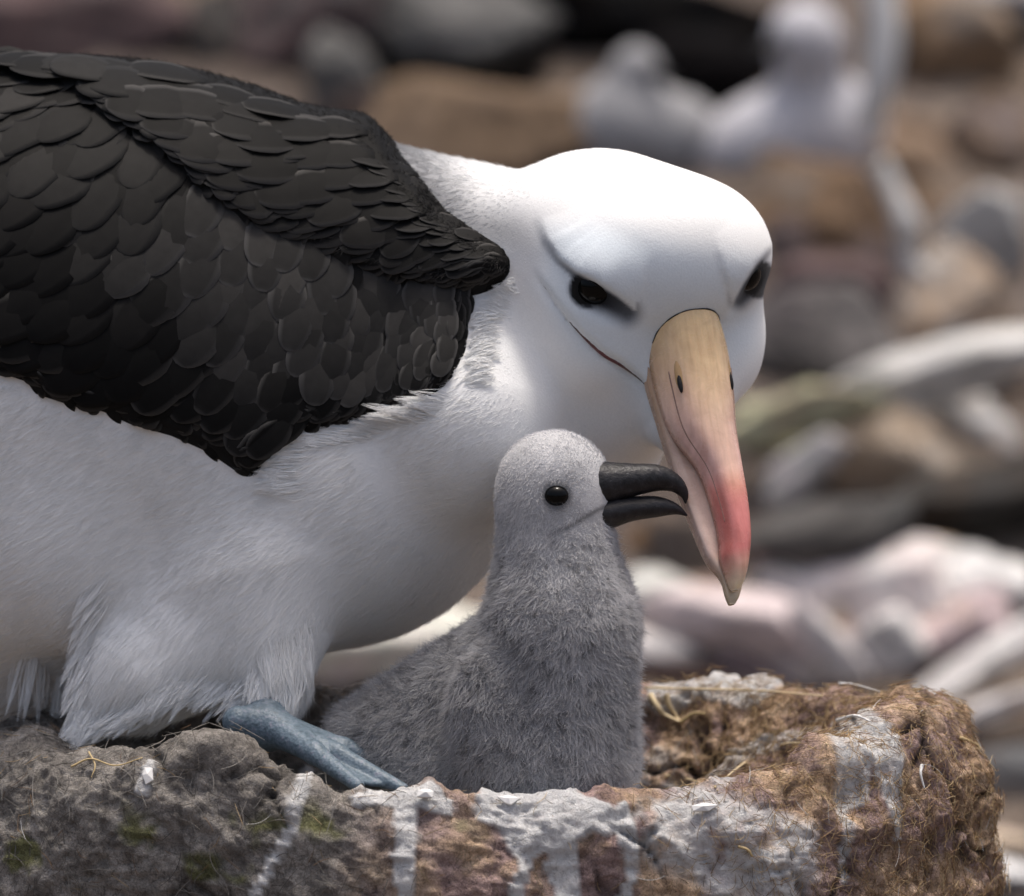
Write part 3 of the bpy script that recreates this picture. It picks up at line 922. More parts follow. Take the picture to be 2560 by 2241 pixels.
def sec_upper(q, m):
    f, a, t, e, sh = q
    out = []
    for j in range(m):
        an = math.pi * j / (m - 1)
        c, s_ = math.cos(an), math.sin(an)
        r = a * math.copysign(abs(c) ** 0.80, c)
        h = e + (t - e) * s_ ** 0.85
        # shallow groove between the ridge plate and the side plate
        g = math.exp(-((abs(c) - 0.80) / 0.07) ** 2) * min(1, max(0, (f - 220) / 120)) * min(1, max(0, (700 - f) / 120))
        h -= 5.0 * g; r *= 1 - 0.045 * g
        out.append((r + sh, f - 0.10 * (t - h), h))
    for j in range(1, 6):       # underside, hollow
        x = -1 + 2 * j / 6
        out.append((a * 0.94 * x + sh, f, e + 10 * (1 - x * x)))
    return out

def sec_lower(q, m):
    f, a, t, e, sh = q
    out = []
    for j in range(m):
        an = math.pi * j / (m - 1)
        c, s_ = math.cos(an), math.sin(an)
        out.append((a * math.copysign(abs(c) ** 0.7, c) + sh, f, t + (e - t) * s_ ** 0.8))
    for j in range(1, 6):
        x = -1 + 2 * j / 6
        out.append((a * 0.9 * x + sh, f, t))
    return out

UP = [(20, 30, 50, -10, 0), (50, 52, 62, -30, 0), (85, 72, 66, -40, 0), (130, 88, 66, -46, 0), (200, 99, 62, -58, 0), (300, 98, 50, -62, -2), (400, 84, 40, -52, -2), (500, 56, 37, -42, -22),
      (600, 44, 44, -36, -24), (680, 37, 50, -30, -17), (730, 34, 48, -26, -6), (770, 26, 38, -24, 0), (798, 17, 20, -24, 4), (812, 7, -2, -24, 6)]
LO = [(120, 92, -60, -160, 6), (230, 96, -66, -165, 6), (330, 90, -62, -158, 4), (430, 72, -56, -146, 14), (520, 60, -46, -132, 20), (610, 50, -40, -120, 16),
      (710, 39, -34, -100, 10), (770, 27, -32, -78, -4), (815, 18, -32, -62, 4), (838, 8, -36, -52, 10)]
def to_head(V):
    V = np.asarray(V, float) + np.array([4.0, 12.0, 48.0])
    return HO + V[:, 0:1] * HR + V[:, 1:2] * HF + V[:, 2:3] * HU
upV, upF, _ = loft(UP, sec_upper)
loV, loF, _ = loft(LO, sec_lower)

def m_bill():
    m, nt, b = mat('bill_horn', 0.32, 0.5)
    a = attr(nt, 'tint')
    g = geo_pos(nt)
    n1 = noise_node(nt, 160.0, 5, 0.6, g, 0.6)
    n2 = noise_node(nt, 700.0, 3, 0.6, g)
    v = ramp(nt, n1.outputs[0], [(0.3, (0.84, 0.80, 0.78)), (0.7, (1.05, 1.05, 1.05))])
    cx = N(nt, 'ShaderNodeCombineXYZ')
    nt.links.new(attr(nt, 'across').outputs['Fac'], cx.inputs[0]); nt.links.new(attr(nt, 'along').outputs['Fac'], cx.inputs[1])
    n4 = noise_node(nt, 3.2, 3, 0.55, cx.outputs[0], 0.3)         # growth lines along the horn
    v2 = ramp(nt, n4.outputs[0], [(0.32, (0.90, 0.85, 0.83)), (0.5, (1.0, 1.0, 1.0)), (0.68, (1.10, 1.09, 1.09))])
    col = mixc(nt, 1.0, mixc(nt, 1.0, a.outputs['Color'], v, 'MULTIPLY'), v2, 'MULTIPLY')
    nt.links.new(col, b.inputs['Base Color'])
    b.inputs['Subsurface Weight'].default_value = 0.12
    b.inputs['Subsurface Radius'].default_value = (0.003, 0.0015, 0.001)
    rr = ramp(nt, n1.outputs[0], [(0.3, (0.34, 0.34, 0.34)), (0.7, (0.20, 0.20, 0.20))])
    nt.links.new(rr, b.inputs['Roughness'])
    bump(nt, b, n2.outputs[0], 0.15, 0.0004)
    return m
M['bill'] = m_bill()
M['black_gloss'] = mat('eye_black', 0.14, 0.14)[0]
M['black_gloss'].node_tree.nodes['Principled BSDF'].inputs['Base Color'].default_value = (0.003, 0.003, 0.003, 1)
M['black_skin'] = m_flat('black_skin', (0.012, 0.011, 0.012), 0.6, 0.3, 0.2, 400.0, 0.2, 0.0004)

def lerp_cols(x, stops):
    xs = [s_[0] for s_ in stops]; cs = np.array([s_[1] for s_ in stops])
    return np.stack([np.interp(x, xs, cs[:, k]) for k in range(3)], -1)


MANTLE = [(-420, 60), (-200, 20), (300, 40), (700, 100), (960, 250), (1010, 380), (1060, 440), (1120, 520), (1190, 570), (1255, 610), (1285, 650), (1283, 690),
          (1240, 725), (1175, 752), (1080, 748), (960, 722), (860, 690), (780, 640), (690, 600), (600, 580), (520, 520), (440, 455), (330, 360), (240, 305),
          (160, 240), (90, 205), (-60, 190), (-420, 190)]
# ------------------------------------------------------------------ the adult bird: objects
bird = empty('albatross', W(np.array([690.0, 1800.0, -260.0])))
tag(bird, 'large white albatross with dark wings bending its head over the grey chick', 'albatross')

def vnorm_tint(V):
    """plumage colour of the adult: white with a black smudge through each eye"""
    u, v, w = V.T
    t = np.ones(len(V))
    marks = [  # eye centre, brow line behind the eye, line in front of it
        (EYES[0], [(1345, 560), (1362, 610), (1396, 656), (1430, 686), (1470, 708)], [(1490, 728), (1530, 754), (1566, 784)], 1.0),
        (EYES[1], [(1926, 618), (1905, 650), (1890, 675)], [(1880, 705), (1862, 728), (1845, 752)], 0.75)]
    for e, back, front, sc_ in marks:
        d, p = line_dist(back, u, v)
        wid = (18 - 8 * p) * sc_
        k = (1 - sstep(0.35, 1.1, d / wid)) * (0.16 + 0.83 * p ** 1.5)
        d, p = line_dist(front, u, v)
        wid = (64 - 10 * p) * sc_
        k = np.maximum(k, (1 - sstep(0.50 - 0.4 * p, 1.0, d / wid)) * (1.0 - 0.12 * p ** 1.5))
        e_d = np.hypot(u - e[0], v - e[1])
        k = np.maximum(k, (1 - sstep(44, 56, e_d)) * 0.99)
        BW = BROWS[0] if e is EYES[0] else BROWS[1]
        above = poly_dist(BW + ([(1640, 500), (1400, 450)] if BW is BROWS[0] else [(1780, 600), (1900, 500)]), u, v)
        k = k * (1 - 0.97 * sstep(-3, 8, above) * (e_d < 125))       # the brow itself stays white
        t *= 1 - k * (w < 0)
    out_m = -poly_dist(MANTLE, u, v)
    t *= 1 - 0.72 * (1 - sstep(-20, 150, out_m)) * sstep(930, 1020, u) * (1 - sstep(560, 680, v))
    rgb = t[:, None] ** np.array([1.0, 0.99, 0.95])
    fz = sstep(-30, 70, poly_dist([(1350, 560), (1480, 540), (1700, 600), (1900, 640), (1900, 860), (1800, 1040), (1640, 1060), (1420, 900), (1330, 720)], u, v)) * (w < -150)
    rgb = rgb * (1 - fz[:, None] * np.array([0.13, 0.06, 0.0]))     # pale grey face wash, with blue skylight painted into the colour
    return np.clip(rgb, 0.012, 1)

EYE_C = [np.array([e[0], e[1], w_]) - n_ * 45 for e, w_, n_ in zip(EYES, eye_w, eye_n)]
M['white'] = m_plumage('white_plumage', (0.83, 0.83, 0.82), rings=[])
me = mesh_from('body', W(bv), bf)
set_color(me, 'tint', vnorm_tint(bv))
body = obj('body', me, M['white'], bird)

# bill colours follow its length and plates
q = upV
f_, r_, h_ = q[:, 1], q[:, 0], q[:, 2]
base = lerp_cols(f_, [(60, (0.60, 0.43, 0.22)), (180, (0.55, 0.39, 0.23)), (280, (0.57, 0.39, 0.28)), (380, (0.56, 0.37, 0.31)), (500, (0.60, 0.37, 0.33)),
                      (560, (0.54, 0.20, 0.17)), (630, (0.50, 0.165, 0.15)), (720, (0.48, 0.15, 0.135)), (765, (0.66, 0.38, 0.29)), (800, (0.82, 0.66, 0.48))])
top_w = sstep(20, 60, h_) * (1 - sstep(520, 600, f_))
base = base * (1 - 0.55 * top_w[:, None]) + np.array([0.66, 0.48, 0.25]) * 0.55 * top_w[:, None]
edge = (1 - sstep(-40, -14, h_)) * sstep(300, 420, f_) * 0.85
base = np.clip((base * (1 - edge[:, None]) + np.array([0.66, 0.46, 0.38]) * edge[:, None]) * lerp_cols(f_, [(100, (1.35, 1.35, 1.35)), (480, (1.25, 1.3, 1.3)), (600, (1.1, 1.15, 1.15))]), 0, 0.9)
me = poly_mesh('upper_bill', W(to_head(upV)), upF); set_color(me, 'tint', base)
set_float(me, 'across', r_ / 45.0); set_float(me, 'along', f_ / 420.0)
bill = obj('upper_bill', me, M['bill'], bird)
base = lerp_cols(loV[:, 1], [(120, (0.45, 0.29, 0.17)), (330, (0.50, 0.34, 0.23)), (500, (0.62, 0.46, 0.38)), (700, (0.68, 0.53, 0.47)), (800, (0.60, 0.48, 0.34)), (870, (0.30, 0.25, 0.15))])
me = poly_mesh('lower_bill', W(to_head(loV)), loF); set_color(me, 'tint', base)
set_float(me, 'across', loV[:, 2] / 30.0); set_float(me, 'along', loV[:, 1] / 420.0)
obj('lower_bill', me, M['bill'], bird)

for e, w_, n_ in zip(EYES, eye_w, eye_n):
    c = np.array([e[0], e[1], w_]) - n_ * 45
    V, Fc = uv_ball(c, np.array([49, 49, 49]))
    obj('eye', poly_mesh('eye', W(V), Fc), M['black_gloss'], bird)
# the upper lids: a shell over the top of each eyeball, edged black
M['lid'] = m_plumage('eyelid', (0.72, 0.75, 0.80))
for e, w_, n_, ax_, cut in zip(EYES, eye_w, eye_n, [(0.50, -0.84, -0.22), (-0.74, -0.64, -0.20)], (14.0, 10.0)):
    c = np.array([e[0], e[1], w_]) - n_ * 45
    ax_ = np.array(ax_) / np.linalg.norm(ax_); e1 = np.cross(ax_, [0, 0, 1.0]); e1 /= np.linalg.norm(e1); e2 = np.cross(ax_, e1)
    V = []; Fc = []; tc_ = []; tmax = math.acos(cut / 52.0)
    for shell in (52.0, 49.5):
        for i in range(12):
            th_ = tmax * i / 11
            for j in range(30):
                ph = 2 * math.pi * j / 30
                V.append(c + shell * (ax_ * math.cos(th_) + (e1 * math.cos(ph) + e2 * math.sin(ph)) * math.sin(th_)))
                tc_.append(0.015 if i > 9 else 1.0)
    for sh_ in (0, 360):
        for i in range(11):
            for j in range(30):
                q_ = (sh_ + i * 30 + j, sh_ + i * 30 + (j + 1) % 30, sh_ + (i + 1) * 30 + (j + 1) % 30, sh_ + (i + 1) * 30 + j)
                Fc.append(q_ if sh_ == 0 else q_[::-1])
    for j in range(30):
        Fc.append((330 + j, 330 + (j + 1) % 30, 690 + (j + 1) % 30, 690 + j))
    me = poly_mesh('eyelid', W(np.array(V)), Fc); set_color(me, 'tint', np.repeat(np.array(tc_)[:, None], 3, 1))
    obj('eyelid', me, M['lid'], bird)
# the dark, pink-lipped line of the gape
gp_ = smooth_line(GAPE[2:], 50)
P_ = on_face(gp_[:, 0], gp_[:, 1], -3)
t_ = np.linspace(0, 1, 50)
V, Fc = tube(P_, 2.0 + 5.0 * np.exp(-((t_ - 0.55) / 0.22) ** 2) + 2 * t_, 6)
me = poly_mesh('gape', W(V), Fc)
gc = lerp_cols(np.repeat(t_, 6), [(0, (0.30, 0.29, 0.29)), (0.3, (0.08, 0.07, 0.07)), (0.5, (0.16, 0.05, 0.06)), (0.65, (0.12, 0.05, 0.06)), (0.8, (0.10, 0.09, 0.09)), (1, (0.05, 0.04, 0.04))])
set_color(me, 'tint', gc)
obj('gape', me, M['bill'], bird)
# dark skin line where the feathers meet the horn: last bill point of each lengthwise strip still under the plumage
bw = to_head(upV).reshape(56, -1, 3)
seam = []
for c_ in range(1, 21):
    d_ = A.sample(bw[:, c_])
    h_ = np.where(d_ > 1.0)[0]
    if len(h_) and 2 < h_[0] < 40:
        k_ = h_[0]; f_ = (1.0 - d_[k_ - 1]) / (d_[k_] - d_[k_ - 1] + 1e-9)
        seam.append(bw[k_ - 1, c_] * (1 - f_) + bw[k_, c_] * f_)
seam = smooth_line(np.array(seam), 90)
V, Fc = tube(seam, 1.7 + 1.5 * fbm(seam, 24, 2, 3), 6)
obj('bill_seam', poly_mesh('bill_seam', W(V), Fc), M['black_skin'], bird)
# seams between the ridge plate and the side plates
for c_ in (4, 17):
    q = bw[:, c_] - HU * 1.2; k0, k1 = 19, 37
    V, Fc = tube(smooth_line(q[k0:k1], 50), np.linspace(2.6, 1.2, 50), 6)
    me = poly_mesh('plate_seam', W(V), Fc); set_color(me, 'tint', np.tile((0.30, 0.19, 0.15), (len(V), 1)))
    obj('plate_seam', me, M['bill'], bill)
for s in (-1, 1):
    # nostril tube on the side of the ridge, its opening forward
    path = np.array([head(4 + s * 63, 190 + 14 * i, 78 - 1.4 * i) for i in range(9)])
    V, Fc = tube(path, np.array([1, 4, 8, 11, 13, 14, 14, 13, 10]), 14)
    me = poly_mesh('nostril', W(V), Fc); set_color(me, 'tint', np.tile((0.52, 0.34, 0.16), (len(V), 1)))
    nt_ = obj('nostril', me, M['bill'], bill)
    V, Fc = uv_ball(head(4 + s * 70, 292, 76), np.array([6, 26, 8]), HM, 12, 8)
    obj('nostril_opening', poly_mesh('nostril_opening', W(V), Fc), M['black_skin'], bill)

# ---- wings: the body surface raised inside outlines
WING = [(-420, 60), (300, 60), (900, 260), (1000, 420), (1230, 700), (1182, 760), (1168, 830), (1165, 900), (1130, 960), (1085, 1000), (1000, 1030),
        (850, 1070), (745, 1090), (690, 1120), (668, 1170), (650, 1203), (600, 1195), (520, 1140), (430, 1100), (330, 1072), (262, 1040), (180, 1024), (90, 995), (70, 965), (0, 942),
        (-120, 900), (-420, 860)]
uu, vv = np.meshgrid(A.ax[0], A.ax[1], indexing='ij')
dw = poly_dist(WING, uu, vv); dm = poly_dist(MANTLE, uu, vv)
tw = -16 + 44 * sstep(-10, 40, dw)
tm = -10 + 60 * sstep(-8, 60, dm)
V_wing = A.d - tw[:, :, None].astype(np.float32)
V_mantle = A.d - tm[:, :, None].astype(np.float32)
class Sub(Field):
    def __init__(self, F, vol):
        self.lo, self.h, self.n, self.ax, self.d = F.lo, F.h, F.n, F.ax, vol
WF = Sub(A, V_wing); MF = Sub(A, V_mantle)

def m_dark(name, c, fringe):
    m, nt, b = mat(name, 0.66, 0.07)
    tc = N(nt, 'ShaderNodeTexCoord')
    g = geo_pos(nt)
    oi = N(nt, 'ShaderNodeObjectInfo')
    fr = attr(nt, 'fringe')
    n1 = noise_node(nt, 260.0, 4, 0.6, g)
    base = mixc(nt, n1.outputs[0], tuple(x * 0.7 for x in c), tuple(x * 1.3 for x in c))
    rsum = N(nt, 'ShaderNodeMath', operation='ADD'); nt.links.new(oi.outputs['Random'], rsum.inputs[0]); nt.links.new(attr(nt, 'shade').outputs['Fac'], rsum.inputs[1])
    rfr = N(nt, 'ShaderNodeMath', operation='FRACT'); nt.links.new(rsum.outputs[0], rfr.inputs[0])
    rnd = ramp(nt, rfr.outputs[0], [(0, (0.62, 0.62, 0.62)), (0.6, (0.97, 0.97, 0.97)), (1, (1.5, 1.47, 1.44))])
    base = mixc(nt, 1.0, base, rnd, 'MULTIPLY')
    col = mixc(nt, fr.outputs['Fac'], base, fringe)
    nt.links.new(col, b.inputs['Base Color'])
    # barbs: fine oblique lines from the shaft
    bb = attr(nt, 'barb')
    wv = N(nt, 'ShaderNodeMath', operation='SINE')
    mu = N(nt, 'ShaderNodeMath', operation='MULTIPLY'); mu.inputs[1].default_value = 170.0
    nt.links.new(bb.outputs['Fac'], mu.inputs[0]); nt.links.new(mu.outputs[0], wv.inputs[0])
    bump(nt, b, wv.outputs[0], 0.0, 0.0003)
    return m
M['dark'] = m_dark('dark_feather', (0.0078, 0.0076, 0.0074), (0.055, 0.053, 0.051))
M['soft'] = m_dark('soft_covert', (0.015, 0.0146, 0.0142), (0.022, 0.0215, 0.021))
M['black'] = m_dark('black_feather', (0.0055, 0.0053, 0.0053), (0.011, 0.0108, 0.0106))
M['dark2'] = m_dark('grey_covert', (0.024, 0.0233, 0.0227), (0.075, 0.073, 0.071))

def cull(v, f, keep):
    k = keep[f].any(1)
    f = f[k]; used = np.unique(f); mp = np.full(len(v), -1); mp[used] = np.arange(len(used))
    return v[used], mp[f], used

def layer(name, vol, t2d, m):
    v, f = sdf_mesh(name, A, vol)
    iu = np.clip(((v[:, 0] - A.lo[0]) / A.h).round().astype(int), 0, A.n[0] - 1); iv = np.clip(((v[:, 1] - A.lo[1]) / A.h).round().astype(int), 0, A.n[1] - 1)
    v, f, _ = cull(v, f, t2d[iu, iv] > -9.9)
    me = mesh_from(name, W(v), f)
    set_float(me, 'fringe', np.zeros(len(v))); set_float(me, 'barb', np.zeros(len(v)))
    return obj(name, me, m, bird)
wing = layer('wing', V_wing, tw, M['dark'])
mantle = layer('mantle', V_mantle, tm, M['dark'])

# one feather vane: lengthwise x from 0 (root) to 1 (tip), width y, a gentle dome; thin but closed
def feather_mesh(name, nl=11, nw=7, tipw=0.62, fr_w=0.14, arch=0.10, split=False, seed=0):
    V = []; Fc = []; fr = []; bb = []
    rs = random.Random(seed)
    for i in range(nl):
        x = 1 - (1 - i / (nl - 1)) ** 1.7
        half = 0.5 * (min(1, 0.35 + 1.6 * x)) * math.sqrt(max(0.0, 1 - max(0, (x - tipw) / (1 - tipw)) ** 2.2))
        half = max(half, 0.02)
        for j in range(nw):
            y = -1 + 2 * j / (nw - 1)
            jit = 1 + (0.05 * math.sin(9 * x + 3 * seed) if abs(y) == 1 else 0)
            z = arch * (1 - y * y) * min(1, 2 * half) + 0.010 * (1 - abs(y)) ** 3 + 0.055 * 4 * x * (1 - x)
            V.append((x, y * half * jit, z))
            e = min((1 - abs(y)) * half * 2, (1 - x) * 1.2)
            fr.append(max(0.0, 1 - e / fr_w) ** 1.3 if x > 0.25 else 0.0)
            bb.append(x + abs(y) * half * 0.8)
    n = len(V)
    for i in range(nl - 1):
        for j in range(nw - 1):
            a = i * nw + j
            Fc.append((a, a + 1, a + nw + 1, a + nw))
    V2 = [(x, y, z - 0.006) for x, y, z in V]
    F2 = [tuple(reversed([q + n for q in f])) for f in Fc]
    ring = [j for j in range(nw)] + [i * nw + nw - 1 for i in range(1, nl)] + [(nl - 1) * nw + j for j in range(nw - 2, -1, -1)] + [i * nw for i in range(nl - 2, 0, -1)]
    Fr = [(ring[k], ring[k] + n, ring[(k + 1) % len(ring)] + n, ring[(k + 1) % len(ring)]) for k in range(len(ring))]
    me = poly_mesh(name, V + V2, Fc + F2 + Fr)
    set_float(me, 'fringe', fr + fr); set_float(me, 'barb', bb + bb)
    return me

FM = {}
for mk in ('dark', 'dark2', 'soft', 'black'):
    FM[mk] = [feather_mesh('feather', seed=k, tipw=tw_, arch=ar, fr_w=0.09) for k, (tw_, ar) in enumerate([(0.50, 0.02), (0.62, 0.03), (0.42, 0.02), (0.55, 0.025), (0.35, 0.03)])]
    for me in FM[mk]: me.materials.append(M[mk])

def front1(F, u, v):
    """first surface along +w at one picture point, read from one column of the field"""
    a = (u - F.lo[0]) / F.h; b = (v - F.lo[1]) / F.h
    i, j = int(np.clip(a, 0, F.n[0] - 2)), int(np.clip(b, 0, F.n[1] - 2)); a -= i; b -= j
    c = (F.d[i, j] * (1 - a) + F.d[i + 1, j] * a) * (1 - b) + (F.d[i, j + 1] * (1 - a) + F.d[i + 1, j + 1] * a) * b
    k = np.where(c < 0)[0]
    if not len(k) or k[0] == 0: return np.nan
    k = k[0]
    return F.lo[2] + F.h * (k - 1 + c[k - 1] / (c[k - 1] - c[k]))

def put_feather(F, parent, u, v, ang, ln, wd, mk, lift=0.10, name='feather', sink=None):
    """root at picture point (u,v); ang is the picture direction of the tip, degrees clockwise from right"""
    w = front1(F, u, v)
    if not np.isfinite(w) or w > 600: return None
    p = np.array([u, v, w]); n = F.normal(p, 24.0)
    if n[2] > -0.30: return None          # over the edge of the back, out of sight
    a = math.radians(ang)
    d = np.array([math.cos(a), math.sin(a), 0.0])
    d = d - n * (d @ n); L = np.linalg.norm(d)
    if L < 0.25: return None
    d /= L
    # follow the surface: tip is a point on the surface plus a little lift
    q = p + d * ln
    q = q - F.normal(q, 24.0) * F.sample(q)
    p0 = p + n * (-2.0 if sink is not None else 1.5)
    q = q + n * (lift * wd)
    x = q - p0; lx = np.linalg.norm(x); x /= lx
    y = np.cross(n, x); y /= np.linalg.norm(y); z = np.cross(x, y)
    R = np.stack([Wdir(x), Wdir(y), Wdir(z)], 1)
    if np.linalg.det(R) < 0: R[:, 1] *= -1
    Mx = Matrix(((*(R[:, 0] * lx / S), 0), (*(R[:, 1] * wd / S), 0), (*(R[:, 2] * wd / S), 0), (0, 0, 0, 1))).transposed()
    Mx.translation = Vector(W(p0).tolist())
    if sink is not None:
        me = random.choice(FM[mk]); co = np.empty(len(me.vertices) * 3, np.float32); me.vertices.foreach_get('co', co)
        co = co.reshape(-1, 3) @ np.array(Mx.to_3x3()).T + np.array(Mx.translation)
        sink.append((co, me.name)); return True
    o = bpy.data.objects.new(name, random.choice(FM[mk]))
    COL.objects.link(o)
    o.parent = parent
    o.matrix_basis = Mx
    return o

def in_poly(P, u, v):
    return poly_dist(P, np.array([float(u)]), np.array([float(v)]))[0]

SU = [-200, 0, 300, 500, 700, 900, 1000, 1100, 1260]
TOPS = [40, 70, 130, 148, 190, 292, 385, 480, 640]; BOTS = [190, 200, 345, 515, 620, 705, 732, 748, 700]
def scapulars(rows, step, scale, sink=None, lift=(0.04, 0.065)):
    for r in range(rows):
        s_ = 1268.0 - (r % 2) * 0.4 * step
        while s_ > -180:
            small = np.interp(s_, [-100, 500, 900, 1250], [1.15, 1.2, 0.86, 0.42])
            top = np.interp(s_, SU, TOPS); bot = np.interp(s_, SU, BOTS)
            v_ = top + (bot - top) * (r + 0.1) / (rows - 0.8) + rng.normal(0, 7)
            x_ = s_ + rng.normal(0, 8)
            s_ -= step * small
            if in_poly(MANTLE, x_, v_) < 8 or x_ < -60: continue
            ang = np.interp(r / (rows - 1), [0, 0.55, 1], [174, 160, 140]) + rng.normal(0, 6) + np.interp(x_, [300, 1200], [8, -8])
            ln = 205 * small * scale * rng.uniform(0.85, 1.15); wd = 128 * small * scale
            a = math.radians(ang); l0 = ln
            while ln > 40 and in_poly(MANTLE, x_ + ln * math.cos(a), v_ + ln * math.sin(a)) < -10: ln *= 0.88
            put_feather(MF, mantle, x_, v_, ang, ln, wd * (0.6 + 0.4 * ln / l0), 'dark' if x_ > 420 + rng.normal(0, 80) else 'soft', rng.uniform(*lift), sink=sink)
def coverts(rows, pitch, step, scale, sink=None, lift=(0.05, 0.08)):
    for r in range(rows):
        s_ = 1185.0 - (r % 2) * 0.4 * step
        while s_ > -150:
            size = np.interp(s_, [0, 400, 700, 950, 1180], [1.35, 1.25, 1.02, 0.78, 0.50])
            top = np.interp(s_, [-200, 0, 150, 300, 500, 700, 900, 1170], [120, 170, 240, 360, 520, 620, 705, 750])
            v_ = top - 84 * size + r * pitch * size + rng.normal(0, 6)
            x_ = s_ + rng.normal(0, 7)
            s_ -= step * size
            if in_poly(WING, x_, v_) < 18: continue
            depth = (v_ - top) / 62.0 / size
            ang = np.interp(depth, [0, 8], [112, 148]) + np.interp(x_, [0, 1170], [18, -26]) + rng.normal(0, 6)
            ln = 165 * size * scale * rng.uniform(0.9, 1.1); wd = 96 * size * scale
            a = math.radians(ang); l0 = ln
            while ln > 40 and in_poly(WING, x_ + ln * math.cos(a), v_ + ln * math.sin(a)) < 6: ln *= 0.88
            band = depth < (4.2 if x_ > 480 else 2.6) + rng.normal(0, 0.5)
            put_feather(WF, wing, x_, v_, ang, ln, wd * (0.6 + 0.4 * ln / l0), ('dark2' if band else 'dark') if x_ > 470 + rng.normal(0, 60) else ('soft' if band else 'black'), rng.uniform(*lift), sink=sink)
def join_feathers(name, sink, parent, mk):
    ref = {m.name: m for k_ in FM for m in FM[k_]}
    V, Fq, fr, bb, sh = [], [], [], [], []
    base = 0
    for co, nm in sink:
        me = ref[nm]; n = len(me.vertices)
        Fq.append(np.array([p.vertices[:] for p in me.polygons]) + base); V.append(co); base += n
        a = np.empty(n, np.float32); me.attributes['fringe'].data.foreach_get('value', a); fr.append(a * 0.8)
        b = np.empty(n, np.float32); me.attributes['barb'].data.foreach_get('value', b); bb.append(b)
        sh.append(np.full(n, rng.random()))
    me = mesh_from(name, np.vstack(V), np.vstack(Fq))
    set_float(me, 'fringe', np.concatenate(fr)); set_float(me, 'barb', np.concatenate(bb)); set_float(me, 'shade', np.concatenate(sh))
    o = obj(name, me, M[mk], parent); o['kind'] = 'stuff'
    return o
# a close under-layer of small feathers fills every gap; the larger ones that can be told apart lie over it
sk = []; scapulars(10, 58, 0.9, sk, (0.02, 0.035)); join_feathers('under_feathers', sk, mantle, 'dark')
sk = []; coverts(17, 40, 46, 0.9, sk, (0.02, 0.035)); join_feathers('under_feathers', sk, wing, 'dark')
scapulars(8, 86, 1.0)
coverts(10, 60, 64, 1.0)
print('feathers', sum(o.name.startswith('feather') for o in bpy.data.objects))

# ---- the leg: short blue-grey shank and a webbed foot pressed on the rim
def m_foot():
    m, nt, b = mat('blue_grey_skin', 0.5, 0.4)
    g = geo_pos(nt)
    n1 = noise_node(nt, 500.0, 4, 0.6, g)
    vr = N(nt, 'ShaderNodeTexVoronoi'); vr.inputs['Scale'].default_value = 900.0; nt.links.new(g, vr.inputs['Vector'])
    nt.links.new(ramp(nt, n1.outputs[0], [(0.3, (0.065, 0.095, 0.12)), (0.55, (0.12, 0.165, 0.205)), (0.75, (0.20, 0.20, 0.25))]), b.inputs['Base Color'])
    bump(nt, b, vr.outputs[0], 0.35, 0.0005)
    return m
M['foot'] = m_foot()
LF = Field((480, 1640, -740), (1160, 2020, 0), 6.0)
LF.cone((690, 1720, -270), 50, (665, 1815, -340), 56, k=10)
LF.cone((665, 1815, -340), 56, (600, 1800, -380), 40, k=30)
ank = (680, 1812, -360)
toes = [(1045, 1940, -440), (1010, 1966, -560), (900, 1956, -640)]
for t in toes:
    mid = (np.array(ank) * 0.5 + np.array(t) * 0.5) + np.array([0, -8, 0])
    LF.cone(ank, 42, mid, 27, k=20); LF.cone(mid, 27, t, 17, k=16)
for i in range(9):     # web
    for a_, b_ in ((0, 1), (1, 2)):
        f = (i + 0.5) / 9
        p = np.array(toes[a_]) * (1 - f) + np.array(toes[b_]) * f
        q = np.array(ank) * 0.12 + p * 0.88
        LF.cone(np.array(ank) + np.array([60, 26, 0]), 10, q + np.array([0, 8, 0]), 7, k=10)
v_, f_ = sdf_mesh('leg', LF)
leg = obj('leg', mesh_from('leg', W(v_), f_), M['foot'], bird)
for t in toes:
    d = np.array(t, float) - np.array(ank); d /= np.linalg.norm(d)
    V, Fc = tube([t - d * 6, t + d * 12 + [0, -4, 0], t + d * 26 + [0, 6, 0]], [12, 9, 2], 8)
    obj('claw', poly_mesh('claw', W(V), Fc), M['black_skin'], leg)

# ------------------------------------------------------------------ the chick
chick = empty('chick', W(np.array([1400.0, 2030.0, -450.0])))
tag(chick, 'fluffy grey albatross chick with an open black bill sitting in the nest', 'chick')
C = Field((640, 960, -820), (1740, 2140, 60), 7.0)
C.ellipsoid((1384, 1208, -540), (140, 132, 130), k=10)
C.cone((1395, 1216, -550), 108, (1424, 1226, -560), 76, k=36)
C.cone((1385, 1300, -530), 140, (1402, 1560, -530), 172, k=50)
C.cone((1402, 1560, -530), 176, (1396, 1900, -510), 190, k=60)
C.cone((1270, 1730, -400), 196, (960, 1880, -270), 150, k=70)
C.cone((1330, 1900, -470), 210, (1100, 1950, -340), 190, k=60)
C.ellipsoid((1250, 1780, -610), (130, 170, 60), k=50)      # folded stub of a wing
CH_EYE = (1390.0, 1238.0)
ce_w = float(C.front(np.array([CH_EYE[0]]), np.array([CH_EYE[1]]))[0])
ce_n = C.normal(np.array([CH_EYE[0], CH_EYE[1], ce_w]))
cv, cf = sdf_mesh('body', C)
